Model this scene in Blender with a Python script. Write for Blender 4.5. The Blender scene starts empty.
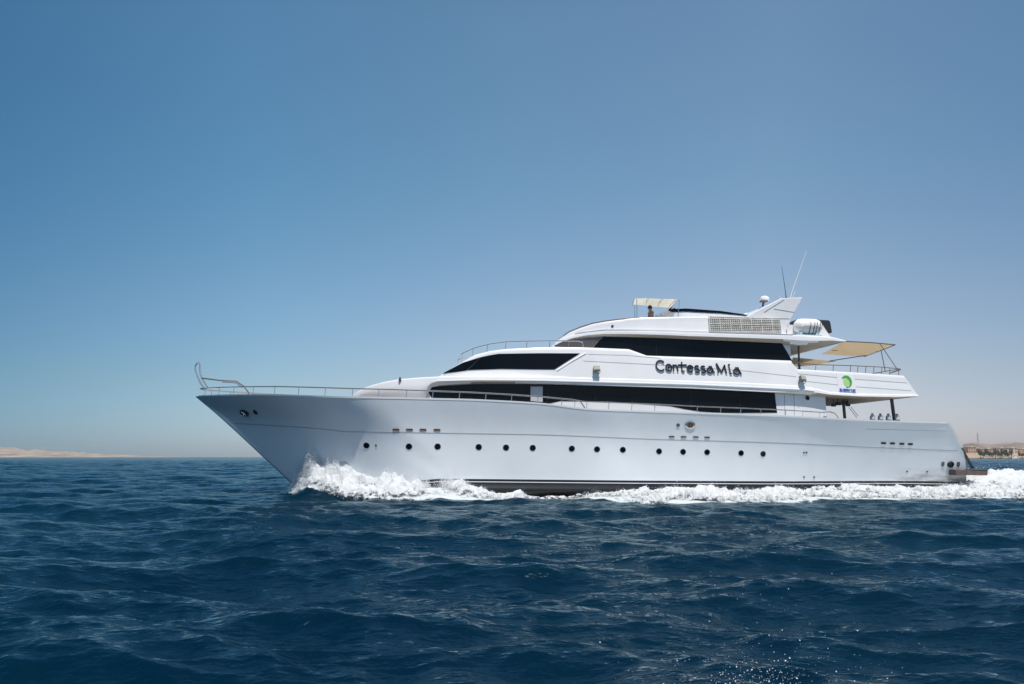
import bpy, bmesh, math, random
import numpy as np
from mathutils import Vector, Matrix

R = math.radians
rng = np.random.default_rng(11)
random.seed(5)
scene = bpy.context.scene
COL = scene.collection

# ------------------------------------------------------------------ camera
F = 800.0                     # focal length in pixels of a 1024 px wide frame
CAM_H = 1.8
PITCH = math.atan((456.8 - 342.0) / F)
cam_d = bpy.data.cameras.new('camera')
cam_d.sensor_width = 36.0
cam_d.lens = F / 1024 * 36.0
cam_d.clip_start = 0.05
cam_d.clip_end = 40000
cam = bpy.data.objects.new('camera', cam_d)
cam.location = (0, 0, CAM_H)
cam.rotation_euler = (R(90) + PITCH, 0, 0)
COL.objects.link(cam)
scene.camera = cam

# ------------------------------------------------------------------ sky and sun
SUN_EL, SUN_AZ = R(70), R(170)          # azimuth clockwise from +Y (the view direction)
world = bpy.data.worlds.new('World')
scene.world = world
world.use_nodes = True
wn, wl = world.node_tree.nodes, world.node_tree.links
for n in list(wn):
    wn.remove(n)
w_out = wn.new('ShaderNodeOutputWorld')
w_bg = wn.new('ShaderNodeBackground')
w_bg.inputs['Strength'].default_value = 0.1
sky = wn.new('ShaderNodeTexSky')
sky.sky_type = 'NISHITA'
sky.sun_disc = False
sky.sun_elevation = SUN_EL
sky.sun_rotation = SUN_AZ
sky.altitude = 0
sky.air_density = 1.0
sky.dust_density = 0.6
sky.ozone_density = 2.0
# gentle grade of the sky light by direction: deeper blue to the left, warmer and paler to the right
geo = wn.new('ShaderNodeTexCoord')
sep = wn.new('ShaderNodeSeparateXYZ')
wl.new(geo.outputs['Generated'], sep.inputs[0])
def sky_ramp(out, lo, hi, stops):
    mr = wn.new('ShaderNodeMapRange')
    mr.inputs['From Min'].default_value, mr.inputs['From Max'].default_value = lo, hi
    wl.new(out, mr.inputs['Value'])
    cr = wn.new('ShaderNodeValToRGB')
    e = cr.color_ramp.elements
    while len(e) < len(stops): e.new(0.5)
    for k, (p_, c_) in enumerate(stops):
        e[k].position = (p_ - lo) / (hi - lo)
        e[k].color = (*[q / 1.5 for q in c_], 1)
    wl.new(mr.outputs[0], cr.inputs[0])
    return cr.outputs[0]
gx = sky_ramp(sep.outputs['X'], -0.6, 0.6, [(-0.58, (0.34, 0.57, 0.70)), (-0.3, (0.70, 0.88, 0.94)), (0.0, (1, 1, 1)), (0.3, (1.15, 1.05, 1.02)), (0.58, (0.80, 0.82, 0.86))])
gz = sky_ramp(sep.outputs['Z'], 0.0, 1.0, [(0.02, (1.10, 1.06, 1.33)), (0.09, (1.15, 1.07, 1.10)), (0.18, (1.15, 1.16, 1.14)), (0.33, (1.03, 1.28, 1.22)), (0.5, (1.10, 1.37, 1.30)), (0.8, (1, 1, 1))])
gm = wn.new('ShaderNodeMix')
gm.data_type, gm.blend_type = 'RGBA', 'MULTIPLY'
gm.inputs['Factor'].default_value = 1.0
wl.new(gx, gm.inputs['A']); wl.new(gz, gm.inputs['B'])
g2 = wn.new('ShaderNodeVectorMath'); g2.operation = 'SCALE'; g2.inputs['Scale'].default_value = 2.25
wl.new(gm.outputs['Result'], g2.inputs[0])
mul = wn.new('ShaderNodeMix')
mul.data_type = 'RGBA'
mul.blend_type = 'MULTIPLY'
mul.inputs['Factor'].default_value = 1.0
wl.new(sky.outputs[0], mul.inputs['A'])
wl.new(g2.outputs[0], mul.inputs['B'])
wl.new(mul.outputs['Result'], w_bg.inputs['Color'])
wl.new(w_bg.outputs[0], w_out.inputs[0])

sun_d = bpy.data.lights.new('sun', 'SUN')
sun_d.energy = 5.0
sun_d.angle = R(0.5)
sun_d.color = (1.0, 0.955, 0.89)
sun = bpy.data.objects.new('sun', sun_d)
to_sun = Vector((math.sin(SUN_AZ) * math.cos(SUN_EL), math.cos(SUN_AZ) * math.cos(SUN_EL), math.sin(SUN_EL)))
sun.rotation_euler = to_sun.to_track_quat('Z', 'Y').to_euler()
sun.location = to_sun * 200
COL.objects.link(sun)

vs = scene.view_settings
vs.view_transform = 'Standard'
vs.look = 'None'
vs.exposure = 0.0
vs.gamma = 1.0
vs.use_curve_mapping = False
scene.cycles.max_bounces = 6
scene.cycles.diffuse_bounces = 3
scene.cycles.glossy_bounces = 4
scene.cycles.transmission_bounces = 4
scene.cycles.volume_bounces = 0
scene.cycles.transparent_max_bounces = 8
scene.cycles.caustics_reflective = False
scene.cycles.caustics_refractive = False
scene.cycles.use_denoising = True
scene.cycles.sample_clamp_indirect = 4.0
scene.cycles.sample_clamp_direct = 8.0

# ------------------------------------------------------------------ materials
def mat(name, col, rough=0.5, metal=0.0, spec=0.5, var=0.0, vscale=3.0, coat=0.0, bump=0.0, bscale=20.0, stretch=(1, 1, 1)):
    m = bpy.data.materials.new(name)
    m.use_nodes = True
    nt = m.node_tree
    b = nt.nodes['Principled BSDF']
    b.inputs['Base Color'].default_value = (*col, 1)
    b.inputs['Roughness'].default_value = rough
    b.inputs['Metallic'].default_value = metal
    b.inputs['Specular IOR Level'].default_value = spec
    b.inputs['Coat Weight'].default_value = coat
    b.inputs['Coat Roughness'].default_value = 0.06
    if var or bump:
        tc = nt.nodes.new('ShaderNodeTexCoord')
        mp = nt.nodes.new('ShaderNodeMapping')
        mp.inputs['Scale'].default_value = stretch
        nt.links.new(tc.outputs['Object'], mp.inputs[0])
    if var:
        nz = nt.nodes.new('ShaderNodeTexNoise')
        nz.inputs['Scale'].default_value = vscale
        nz.inputs['Detail'].default_value = 6
        nt.links.new(mp.outputs[0], nz.inputs['Vector'])
        ramp = nt.nodes.new('ShaderNodeValToRGB')
        ramp.color_ramp.elements[0].position = 0.3
        ramp.color_ramp.elements[1].position = 0.7
        ramp.color_ramp.elements[0].color = (*[c * (1 - var) for c in col], 1)
        ramp.color_ramp.elements[1].color = (*[min(1, c * (1 + var * 0.5)) for c in col], 1)
        nt.links.new(nz.outputs[0], ramp.inputs[0])
        nt.links.new(ramp.outputs[0], b.inputs['Base Color'])
    if bump:
        nb = nt.nodes.new('ShaderNodeTexNoise')
        nb.inputs['Scale'].default_value = bscale
        nb.inputs['Detail'].default_value = 4
        nt.links.new(mp.outputs[0], nb.inputs['Vector'])
        bp = nt.nodes.new('ShaderNodeBump')
        bp.inputs['Strength'].default_value = bump
        bp.inputs['Distance'].default_value = 0.02
        nt.links.new(nb.outputs[0], bp.inputs['Height'])
        nt.links.new(bp.outputs[0], b.inputs['Normal'])
    return m

M = {}
M['white'] = mat('white_gelcoat', (0.80, 0.795, 0.80), 0.32, coat=0.25, var=0.05, vscale=0.7, stretch=(1, 1, 0.4))
M['trim'] = mat('white_trim', (0.86, 0.86, 0.86), 0.3, coat=0.2)
M['groove'] = mat('grey_groove', (0.42, 0.43, 0.46), 0.5)
M['shade_white'] = mat('shaded_beige_soffit', (0.40, 0.355, 0.29), 0.5, var=0.08)  # soffit beige with the shade of the undersides darkened into its colour
M['blind'] = mat('pale_blind', (0.50, 0.51, 0.53), 0.6)
M['glass'] = mat('dark_glass', (0.004, 0.0045, 0.006), 0.05, spec=0.2, var=0.3, vscale=0.6)
M['front_glass'] = mat('tinted_front_glass', (0.09, 0.08, 0.075), 0.12, spec=0.5)
M['black'] = mat('black_antifouling', (0.012, 0.012, 0.014), 0.35, var=0.3)
M['dark'] = mat('dark_rubber', (0.02, 0.02, 0.022), 0.5)
M['steel'] = mat('stainless_steel', (0.62, 0.62, 0.63), 0.22, metal=0.9)
M['wood_rail'] = mat('dark_bronze_rail', (0.20, 0.17, 0.16), 0.35, metal=0.4)
M['post'] = mat('dark_grey_post', (0.07, 0.07, 0.075), 0.4)
M['teak'] = mat('weathered_teak', (0.12, 0.088, 0.075), 0.7, var=0.35, vscale=6, stretch=(1, 6, 1))
M['deck'] = mat('pale_teak_deck', (0.42, 0.34, 0.25), 0.7, var=0.15, vscale=5, stretch=(0.5, 8, 1))
M['green'] = mat('emblem_green', (0.06, 0.33, 0.035), 0.5)
M['pale_green'] = mat('emblem_pale_green', (0.38, 0.62, 0.25), 0.5)
M['blue'] = mat('emblem_blue', (0.03, 0.06, 0.42), 0.5)
M['letter'] = mat('black_lettering', (0.012, 0.012, 0.012), 0.25)
M['letter_edge'] = mat('chrome_lettering', (0.5, 0.5, 0.5), 0.3, metal=0.8)
M['cradle'] = mat('pale_blue_plastic', (0.50, 0.62, 0.70), 0.4)
M['raft'] = mat('white_raft_shell', (0.80, 0.79, 0.77), 0.45, var=0.08, vscale=4)
M['rust'] = mat('rusty_bronze', (0.20, 0.12, 0.07), 0.6, var=0.4, vscale=12)
M['lens'] = mat('floodlight_lens', (0.36, 0.38, 0.28), 0.15)
M['lamp_grey'] = mat('grey_lamp_housing', (0.16, 0.17, 0.17), 0.45)
M['skin'] = mat('skin', (0.30, 0.17, 0.11), 0.55)
M['hair'] = mat('black_hair', (0.012, 0.010, 0.010), 0.6)
M['shirt'] = mat('brown_shirt', (0.30, 0.17, 0.11), 0.85, var=0.1)
M['shorts'] = mat('white_shorts', (0.62, 0.60, 0.56), 0.85)
M['tank'] = mat('grey_tank_paint', (0.06, 0.065, 0.075), 0.4, var=0.2)
M['tank_top'] = mat('pale_tank_shoulder', (0.55, 0.56, 0.58), 0.4)
M['yellow'] = mat('yellow_strap', (0.62, 0.55, 0.10), 0.6)

def canvas(name, col, trans):
    m = bpy.data.materials.new(name)
    m.use_nodes = True
    nt = m.node_tree
    b = nt.nodes['Principled BSDF']
    b.inputs['Base Color'].default_value = (*col, 1)
    b.inputs['Roughness'].default_value = 0.9
    t = nt.nodes.new('ShaderNodeBsdfTranslucent')
    t.inputs['Color'].default_value = (*col, 1)
    nz = nt.nodes.new('ShaderNodeTexNoise')
    nz.inputs['Scale'].default_value = 2.2
    nz.inputs['Detail'].default_value = 5
    mpr = nt.nodes.new('ShaderNodeMapRange')
    mpr.inputs['To Min'].default_value = trans - 0.12
    mpr.inputs['To Max'].default_value = trans + 0.12
    nt.links.new(nz.outputs[0], mpr.inputs[0])
    mx = nt.nodes.new('ShaderNodeMixShader')
    nt.links.new(mpr.outputs[0], mx.inputs[0])
    nt.links.new(b.outputs[0], mx.inputs[1])
    nt.links.new(t.outputs[0], mx.inputs[2])
    nt.links.new(mx.outputs[0], nt.nodes['Material Output'].inputs['Surface'])
    return m
M['awning'] = canvas('tan_awning_canvas', (0.74, 0.645, 0.50), 0.55)
M['bimini'] = canvas('white_bimini_canvas', (0.88, 0.86, 0.78), 0.55)

# hull paint: glossy white, soot and rust staining low at the stern and faint streaks below the vents
def hull_paint():
    m = mat('hull_white_paint', (0.80, 0.81, 0.82), 0.28, coat=0.3)
    nt = m.node_tree
    b = nt.nodes['Principled BSDF']
    tc = nt.nodes.new('ShaderNodeTexCoord')
    sp = nt.nodes.new('ShaderNodeSeparateXYZ')
    nt.links.new(tc.outputs['Object'], sp.inputs[0])
    mp = nt.nodes.new('ShaderNodeMapping')
    mp.inputs['Scale'].default_value = (0.8, 1, 0.35)
    nt.links.new(tc.outputs['Object'], mp.inputs[0])
    nz = nt.nodes.new('ShaderNodeTexNoise')
    nz.inputs['Scale'].default_value = 1.0
    nz.inputs['Detail'].default_value = 7
    nt.links.new(mp.outputs[0], nz.inputs['Vector'])
    r1 = nt.nodes.new('ShaderNodeValToRGB')
    r1.color_ramp.elements[0].position, r1.color_ramp.elements[0].color = 0.25, (0.745, 0.772, 0.795, 1)
    r1.color_ramp.elements[1].position, r1.color_ramp.elements[1].color = 0.66, (0.795, 0.825, 0.85, 1)
    nt.links.new(nz.outputs[0], r1.inputs[0])
    # stain mask
    a = nt.nodes.new('ShaderNodeMapRange'); a.interpolation_type = 'SMOOTHSTEP'
    a.inputs['From Min'].default_value = 14.2; a.inputs['From Max'].default_value = 16.6
    nt.links.new(sp.outputs['X'], a.inputs['Value'])
    c = nt.nodes.new('ShaderNodeMapRange'); c.interpolation_type = 'SMOOTHSTEP'
    c.inputs['From Min'].default_value = 1.55; c.inputs['From Max'].default_value = 0.75
    nt.links.new(sp.outputs['Z'], c.inputs['Value'])
    n2 = nt.nodes.new('ShaderNodeTexNoise')
    n2.inputs['Scale'].default_value = 1.6; n2.inputs['Detail'].default_value = 6
    mp2 = nt.nodes.new('ShaderNodeMapping'); mp2.inputs['Scale'].default_value = (0.6, 1, 2.0)
    nt.links.new(tc.outputs['Object'], mp2.inputs[0]); nt.links.new(mp2.outputs[0], n2.inputs['Vector'])
    mm = nt.nodes.new('ShaderNodeMath'); mm.operation = 'MULTIPLY'
    nt.links.new(a.outputs[0], mm.inputs[0]); nt.links.new(c.outputs[0], mm.inputs[1])
    m2 = nt.nodes.new('ShaderNodeMath'); m2.operation = 'MULTIPLY'; m2.use_clamp = True
    nr = nt.nodes.new('ShaderNodeMapRange'); nr.inputs['From Min'].default_value = 0.35; nr.inputs['From Max'].default_value = 0.62
    nt.links.new(n2.outputs[0], nr.inputs['Value'])
    nt.links.new(mm.outputs[0], m2.inputs[0]); nt.links.new(nr.outputs[0], m2.inputs[1])
    mx = nt.nodes.new('ShaderNodeMix'); mx.data_type = 'RGBA'
    nt.links.new(m2.outputs[0], mx.inputs['Factor'])
    nt.links.new(r1.outputs[0], mx.inputs['A'])
    mx.inputs['B'].default_value = (0.30, 0.26, 0.25, 1)
    nt.links.new(mx.outputs['Result'], b.inputs['Base Color'])
    n4 = nt.nodes.new('ShaderNodeTexNoise'); n4.inputs['Scale'].default_value = 0.9; n4.inputs['Detail'].default_value = 2
    nt.links.new(tc.outputs['Object'], n4.inputs['Vector'])
    bp = nt.nodes.new('ShaderNodeBump'); bp.inputs['Strength'].default_value = 0.35; bp.inputs['Distance'].default_value = 0.03
    nt.links.new(n4.outputs[0], bp.inputs['Height']); nt.links.new(bp.outputs[0], b.inputs['Normal'])
    return m
M['hull'] = hull_paint()

# ------------------------------------------------------------------ mesh helpers
class MB:
    def __init__(self):
        self.v, self.f, self.m, self.s = [], [], [], []
    def add(self, vs, fs, mi=0, smooth=False):
        o = len(self.v)
        self.v += [tuple(p) for p in vs]
        for f in fs:
            self.f.append([i + o for i in f]); self.m.append(mi); self.s.append(smooth)
    def grid(self, P, mi=0, smooth=True, closed_u=False, flip=False):
        P = np.asarray(P, float)
        nu, nv = P.shape[:2]
        fs = []
        for i in range(nu if closed_u else nu - 1):
            for j in range(nv - 1):
                a, b = i * nv + j, ((i + 1) % nu) * nv + j
                q = [a, b, b + 1, a + 1]
                fs.append(q[::-1] if flip else q)
        self.add(P.reshape(-1, 3), fs, mi, smooth)
    def box(self, c, d, mi=0, rot=None):
        x, y, z = [k / 2 for k in d]
        vs = [Vector((sx * x, sy * y, sz * z)) for sx in (-1, 1) for sy in (-1, 1) for sz in (-1, 1)]
        if rot is not None:
            vs = [rot @ p for p in vs]
        vs = [p + Vector(c) for p in vs]
        self.add(vs, [[0, 1, 3, 2], [4, 6, 7, 5], [0, 4, 5, 1], [2, 3, 7, 6], [0, 2, 6, 4], [1, 5, 7, 3]], mi)
    def tube(self, pts, r, mi=0, n=8, cap=True):
        pts = [Vector(p) for p in pts]
        rr = r if hasattr(r, '__len__') else [r] * len(pts)
        rings = []
        up = Vector((0.13, 0.31, 0.94)).normalized()
        for i, p in enumerate(pts):
            t = (pts[min(i + 1, len(pts) - 1)] - pts[max(i - 1, 0)]).normalized()
            a = t.cross(up)
            if a.length < 1e-3:
                a = t.cross(Vector((1, 0, 0)))
            a.normalize(); b = t.cross(a)
            rings.append([p + (a * math.cos(2 * math.pi * k / n) + b * math.sin(2 * math.pi * k / n)) * rr[i] for k in range(n)])
        o = len(rings)
        vs = [q for ring in rings for q in ring]
        fs = [[i * n + k, i * n + (k + 1) % n, (i + 1) * n + (k + 1) % n, (i + 1) * n + k] for i in range(o - 1) for k in range(n)]
        if cap:
            fs.append(list(range(n))[::-1]); fs.append([(o - 1) * n + k for k in range(n)])
        self.add(vs, fs, mi, True)
    def lathe(self, prof, origin, axis='Z', n=20, mi=0, mis=None):
        o = Vector(origin)
        vs = []
        for r, h in prof:
            for k in range(n):
                a = 2 * math.pi * k / n
                c, s = r * math.cos(a), r * math.sin(a)
                vs.append(o + (Vector((c, s, h)) if axis == 'Z' else Vector((c, h, s)) if axis == 'Y' else Vector((h, c, s))))
        for i in range(len(prof) - 1):
            fs = [[i * n + k, i * n + (k + 1) % n, (i + 1) * n + (k + 1) % n, (i + 1) * n + k] for k in range(n)]
            if axis == 'Y':
                fs = [f[::-1] for f in fs]
            base = len(self.v)
            self.add(vs, fs, mis[i] if mis else mi, True)
    def prism(self, poly, y0, y1, mi=0):
        """polygon of (x,z) extruded from y0 to y1"""
        n = len(poly)
        vs = [(x, y0, z) for x, z in poly] + [(x, y1, z) for x, z in poly]
        self.add(vs, [list(range(n)), list(range(2 * n - 1, n - 1, -1))] + [[i, i + n, (i + 1) % n + n, (i + 1) % n] for i in range(n)], mi)
    def build(self, name, mats, parent=None, fix=True, weld=True, auto=35, col=None):
        me = bpy.data.meshes.new(name)
        bm = bmesh.new()
        vv = [bm.verts.new(p) for p in self.v]
        for f, mi, s in zip(self.f, self.m, self.s):
            try:
                q = bm.faces.new([vv[i] for i in f])
                q.material_index = mi; q.smooth = s
            except ValueError:
                pass
        if weld:
            bmesh.ops.remove_doubles(bm, verts=bm.verts, dist=1e-4)
        loose = [v for v in bm.verts if not v.link_faces]
        if loose:
            bmesh.ops.delete(bm, geom=loose, context='VERTS')
        if fix:
            bmesh.ops.recalc_face_normals(bm, faces=bm.faces)
        for ed in bm.edges:
            if len(ed.link_faces) == 2 and ed.calc_face_angle(0) > R(auto):
                ed.smooth = False
        bm.to_mesh(me); bm.free()
        for m in (mats if isinstance(mats, (list, tuple)) else [mats]):
            me.materials.append(m)
        ob = bpy.data.objects.new(name, me)
        COL.objects.link(ob)
        if parent is not None:
            ob.parent = parent
        return ob

def tag(o, label=None, cat=None, group=None, kind=None):
    if label: o['label'] = label
    if cat: o['category'] = cat
    if group: o['group'] = group
    if kind: o['kind'] = kind
    return o

def np_mesh(name, verts, faces, material, smooth=True):
    me = bpy.data.meshes.new(name)
    nv, nf, k = len(verts), len(faces), faces.shape[1]
    me.vertices.add(nv); me.loops.add(nf * k); me.polygons.add(nf)
    me.vertices.foreach_set('co', np.ascontiguousarray(verts, np.float32).ravel())
    me.loops.foreach_set('vertex_index', np.ascontiguousarray(faces, np.int32).ravel())
    me.polygons.foreach_set('loop_start', np.arange(0, nf * k, k, dtype=np.int32))
    me.polygons.foreach_set('loop_total', np.full(nf, k, np.int32))
    me.polygons.foreach_set('use_smooth', np.full(nf, smooth, bool))
    me.update(calc_edges=True)
    me.validate()
    me.materials.append(material)
    ob = bpy.data.objects.new(name, me)
    COL.objects.link(ob)
    return ob

# numpy gradient noise
_perm = np.random.default_rng(3).permutation(256)
_perm = np.concatenate([_perm, _perm, _perm[:2]])
_ang = np.random.default_rng(4).uniform(0, 2 * np.pi, 256)
_gx, _gy = np.cos(_ang), np.sin(_ang)
def gnoise(x, y):
    xi = np.floor(x).astype(int); yi = np.floor(y).astype(int)
    xf, yf = x - xi, y - yi
    u = xf * xf * xf * (xf * (xf * 6 - 15) + 10); v = yf * yf * yf * (yf * (yf * 6 - 15) + 10)
    def g(ix, iy, dx, dy):
        h = _perm[_perm[ix & 255] + (iy & 255)]
        return _gx[h] * dx + _gy[h] * dy
    a = g(xi, yi, xf, yf); b = g(xi + 1, yi, xf - 1, yf)
    c = g(xi, yi + 1, xf, yf - 1); d = g(xi + 1, yi + 1, xf - 1, yf - 1)
    return (a + (b - a) * u) * (1 - v) + (c + (d - c) * u) * v
def fbm(x, y, oct=5, gain=0.5, lac=2.03):
    s = 0; a = 1.0
    for o in range(oct):
        s = s + a * gnoise(x + 17.3 * o, y - 9.1 * o)
        a *= gain; x = x * lac; y = y * lac
    return s

# ------------------------------------------------------------------ the yacht's frame: x aft, y starboard, z up, origin amidships on the waterline
YAW, TRIM = R(8.0), R(0.6)
MID_D = 41.3
mid = Vector(((590 - 512) / F * MID_D, MID_D, 0.0))
BOAT = Matrix.Translation(mid) @ Matrix.Rotation(YAW, 4, 'Z') @ Matrix.Rotation(TRIM, 4, 'Y')
BINV = BOAT.inverted()
_o = BINV @ Vector((0, 0, CAM_H))
def sight(u, v):
    cx, cz = (u - 512.0) / F, -(v - 342.0) / F
    d = Vector((cx, math.cos(PITCH) - cz * math.sin(PITCH), math.sin(PITCH) + cz * math.cos(PITCH)))
    return (BINV.to_3x3() @ d)
def P(u, v, y):
    """surveyed point of the yacht at lateral offset y -> (x, z)"""
    d = sight(u, v)
    s = (y - _o.y) / d.y
    return (_o.x + d.x * s, _o.z + d.z * s)
def PS(u, v, side):
    """surveyed point on the port surface y = -side(x, z)"""
    y = -3.0
    for _ in range(12):
        x, z = P(u, v, y)
        y = -side(x, z)
    return (x, y, z)
def curve(pts, side):
    q = [PS(u, v, side) for u, v in pts]
    q.sort(key=lambda p: p[0])
    X = np.array([p[0] for p in q]); Z = np.array([p[2] for p in q])
    return X, Z
def smooth_interp(X, Z):
    """monotone-ish cubic through points, callable"""
    X = np.asarray(X, float); Z = np.asarray(Z, float)
    h = np.diff(X); dl = np.diff(Z) / h
    m = np.zeros_like(X); m[0], m[-1] = dl[0], dl[-1]
    for i in range(1, len(X) - 1):
        m[i] = 0 if dl[i - 1] * dl[i] <= 0 else 2 * dl[i - 1] * dl[i] / (dl[i - 1] + dl[i])
        
    def fn(x):
        x = np.clip(np.asarray(x, float), X[0], X[-1])
        i = np.clip(np.searchsorted(X, x) - 1, 0, len(X) - 2)
        t = (x - X[i]) / h[i]
        return ((2 * t**3 - 3 * t**2 + 1) * Z[i] + (t**3 - 2 * t**2 + t) * h[i] * m[i] + (-2 * t**3 + 3 * t**2) * Z[i + 1] + (t**3 - t**2) * h[i] * m[i + 1])
    return fn

yacht = bpy.data.objects.new('yacht', None)
COL.objects.link(yacht)
yacht.matrix_world = BOAT
tag(yacht, 'long white three deck motor yacht with dark window bands under way on blue sea', 'yacht')

# ------------------------------------------------------------------ hull
bow = P(195.2, 396.5, 0)
foot = P(284, 477, 0)
XB, ZB = bow
def stem_x(z):
    t = (ZB - z) / (ZB - foot[1])
    return XB + (foot[0] - XB) * t + 0.10 * np.sin(np.clip(t, 0, 1) * np.pi)
XE0 = P(948, 422.6, -3.3); XE1 = P(976, 469, -2.75); XE2 = P(968, 483, -2.55)
def end_x(z):
    return np.interp(-z, [-XE0[1], -XE1[1], -XE2[1], 1.5], [XE0[0], XE1[0], XE2[0], XE2[0] - 0.5])
def ent(x, x0, L, p, q):
    t = np.clip((np.asarray(x, float) - x0) / L, 0, 1)
    return (1 - (1 - t) ** p) ** q
def aft_taper(x):
    return 1 - 0.08 * np.clip((np.asarray(x, float) - 4) / 14, 0, 1) ** 2
def aft_flare(x, k):
    return 1 - k * np.clip((np.asarray(x, float) - 1) / 11, 0, 1)
def b_sheer(x, z=0): return 3.55 * ent(x, XB, 9.6, 2.1, 0.76) * aft_taper(x)
sheer_px = [(195.2, 396.5), (220, 395.4), (251, 394.9), (280, 395.2), (307, 396), (355, 397.3), (394, 398), (434, 398.9), (465, 399.6), (493.5, 400.8), (520, 402.2), (544, 403.9), (560, 405.8), (582, 408.6), (600, 409.9), (633, 411.0), (690, 412.8), (776, 415.8), (823, 418.2), (892, 421.3), (948, 422.8)]
SX, SZ = curve(sheer_px, b_sheer)
SX[0] = XB
z_sheer = smooth_interp(SX, SZ)
def b_kn(x, z=0): return 3.34 * ent(x, stem_x(2.8) - 0.30, 8.6, 1.6, 1.0) * aft_taper(x) * aft_flare(x, 0.08)
kn_px = [(228, 423), (270, 425.4), (333, 430), (344, 431.7), (397, 432.4), (530, 434.5), (647, 439), (780, 443), (874, 447.5), (960, 450.9)]
KX, KZ = curve(kn_px, b_kn)
z_kn = smooth_interp(KX, KZ)
def b_boot(x, z=0): return 3.27 * ent(x, foot[0] - 0.1, 7.4, 1.6, 1.0) * aft_taper(x) * aft_flare(x, 0.20)
bt_px = [(300, 485), (385, 483), (430, 479.6), (441, 478.7), (650, 480.6), (760, 481.2), (910, 481), (968, 482)]
BX, BZ = curve(bt_px, b_boot)
z_boot = smooth_interp(BX, BZ)
def b_wl(x, z=0): return 3.16 * ent(x, stem_x(0.0), 8, 1.6, 1.0) * aft_taper(x) * aft_flare(x, 0.21)
def hull_rows(ns=150):
    s = np.linspace(0, 1, ns) ** 1.35
    rows = []
    # sheer
    for kind in range(5):
        if kind == 0: zf, bf = z_sheer, b_sheer
        elif kind == 1: zf, bf = z_kn, b_kn
        elif kind == 2: zf, bf = z_boot, b_boot
        elif kind == 3: zf, bf = (lambda x: np.full_like(np.asarray(x, float), -0.05)), b_wl
        else: zf, bf = (lambda x: np.full_like(np.asarray(x, float), -1.5)), (lambda x, z=0: 0.5 * ent(x, stem_x(-1.5), 12, 1.6, 1))
        x0, x1 = 0, 0
        for _ in range(20):
            z0 = float(zf(np.array([x0]))[0]); x0 = float(stem_x(z0))
            z1 = float(zf(np.array([x1 or 17.0]))[0]); x1 = float(end_x(z1))
        x = x0 + (x1 - x0) * s
        z = zf(x)
        b = bf(x); b = b * np.clip(s / 0.004, 0, 1) ** 0.5
        b[0] = 0.0
        rows.append(np.stack([x, b, z], -1))
    return np.array(rows)       # 5 x ns x 3
HK = hull_rows()
def catmull(K, sub):
    out = []
    n = len(K)
    for i in range(n - 1):
        p0 = K[max(i - 1, 0)] if i > 0 else 2 * K[0] - K[1]
        p1, p2 = K[i], K[i + 1]
        p3 = K[i + 2] if i + 2 < n else 2 * K[-1] - K[-2]
        for k in range(sub):
            t = k / sub
            out.append(0.5 * ((2 * p1) + (-p0 + p2) * t + (2 * p0 - 5 * p1 + 4 * p2 - p3) * t * t + (-p0 + 3 * p1 - 3 * p2 + p3) * t**3))
    out.append(K[-1])
    return np.array(out)
HS = catmull(HK, 7)             # rows from sheer down to keel
HS[:, 1:, 1] = np.maximum(HS[:, 1:, 1], np.minimum(0.06, 0.03 * np.arange(1, HS.shape[1])))
HS[:, 0, 1] = 0
_hx, _hz, _hb = HS[:, :, 0], HS[:, :, 2], HS[:, :, 1]
def hull_side(x, z):
    """half breadth of the hull at (x, z), from the surface itself"""
    j = [int(np.clip(np.searchsorted(_hx[r], x), 1, _hx.shape[1] - 1)) for r in range(len(_hx))]
    t = [np.clip((x - _hx[r, k - 1]) / max(_hx[r, k] - _hx[r, k - 1], 1e-6), 0, 1) for r, k in enumerate(j)]
    zz = np.array([_hz[r, k - 1] * (1 - q) + _hz[r, k] * q for r, (k, q) in enumerate(zip(j, t))])
    bb = np.array([_hb[r, k - 1] * (1 - q) + _hb[r, k] * q for r, (k, q) in enumerate(zip(j, t))])
    o = np.argsort(zz)
    return float(np.interp(z, zz[o], bb[o]))

nb = 14                          # rows down to the boot top
mb = MB()
port = HS.copy(); port[:, :, 1] *= -1
star = HS.copy()
for G, fl in ((port, False), (star, True)):
    mb.grid(G[:nb + 1], 0, True, flip=fl)
    mb.grid(G[nb:], 1, True, flip=fl)
# transom
T = np.stack([port[:, -1], port[:, -1] * [1, 0.5, 1] , star[:, -1] * [1, 0, 1], star[:, -1] * [1, 0.5, 1], star[:, -1]], 0)
mb.grid(T, 0, False)
# bulwark top, inside and deck
sh = HS[0]
CAPW, BULW = 0.14, 0.80
inn = sh.copy(); inn[:, 1] = np.maximum(sh[:, 1] - CAPW, 0); inn[:, 0] += 0.0
flo = inn.copy(); flo[:, 2] -= BULW
flo[:, 0] = [max(p_[0], float(stem_x(p_[2])) + 0.35) for p_ in flo]
flo[:, 1] = [max(min(p_[1] - 0.05, hull_side(p_[0], p_[2]) - 0.12), 0) for p_ in flo]
for sgn in (-1, 1):
    q = [sh * [1, sgn, 1], inn * [1, sgn, 1], flo * [1, sgn, 1], flo * [1, 0, 1]]
    mb.grid(np.array(q[:3]), 0, False)
    mb.grid(np.array(q[2:]), 2, False)
mb.grid(np.array([[sh[-1] * [1, -1, 1], sh[-1]], [flo[-1] * [1, -1, 1], flo[-1]]]), 0, False)
hull = mb.build('hull', [M['hull'], M['black'], M['deck']], yacht, auto=40)

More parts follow.
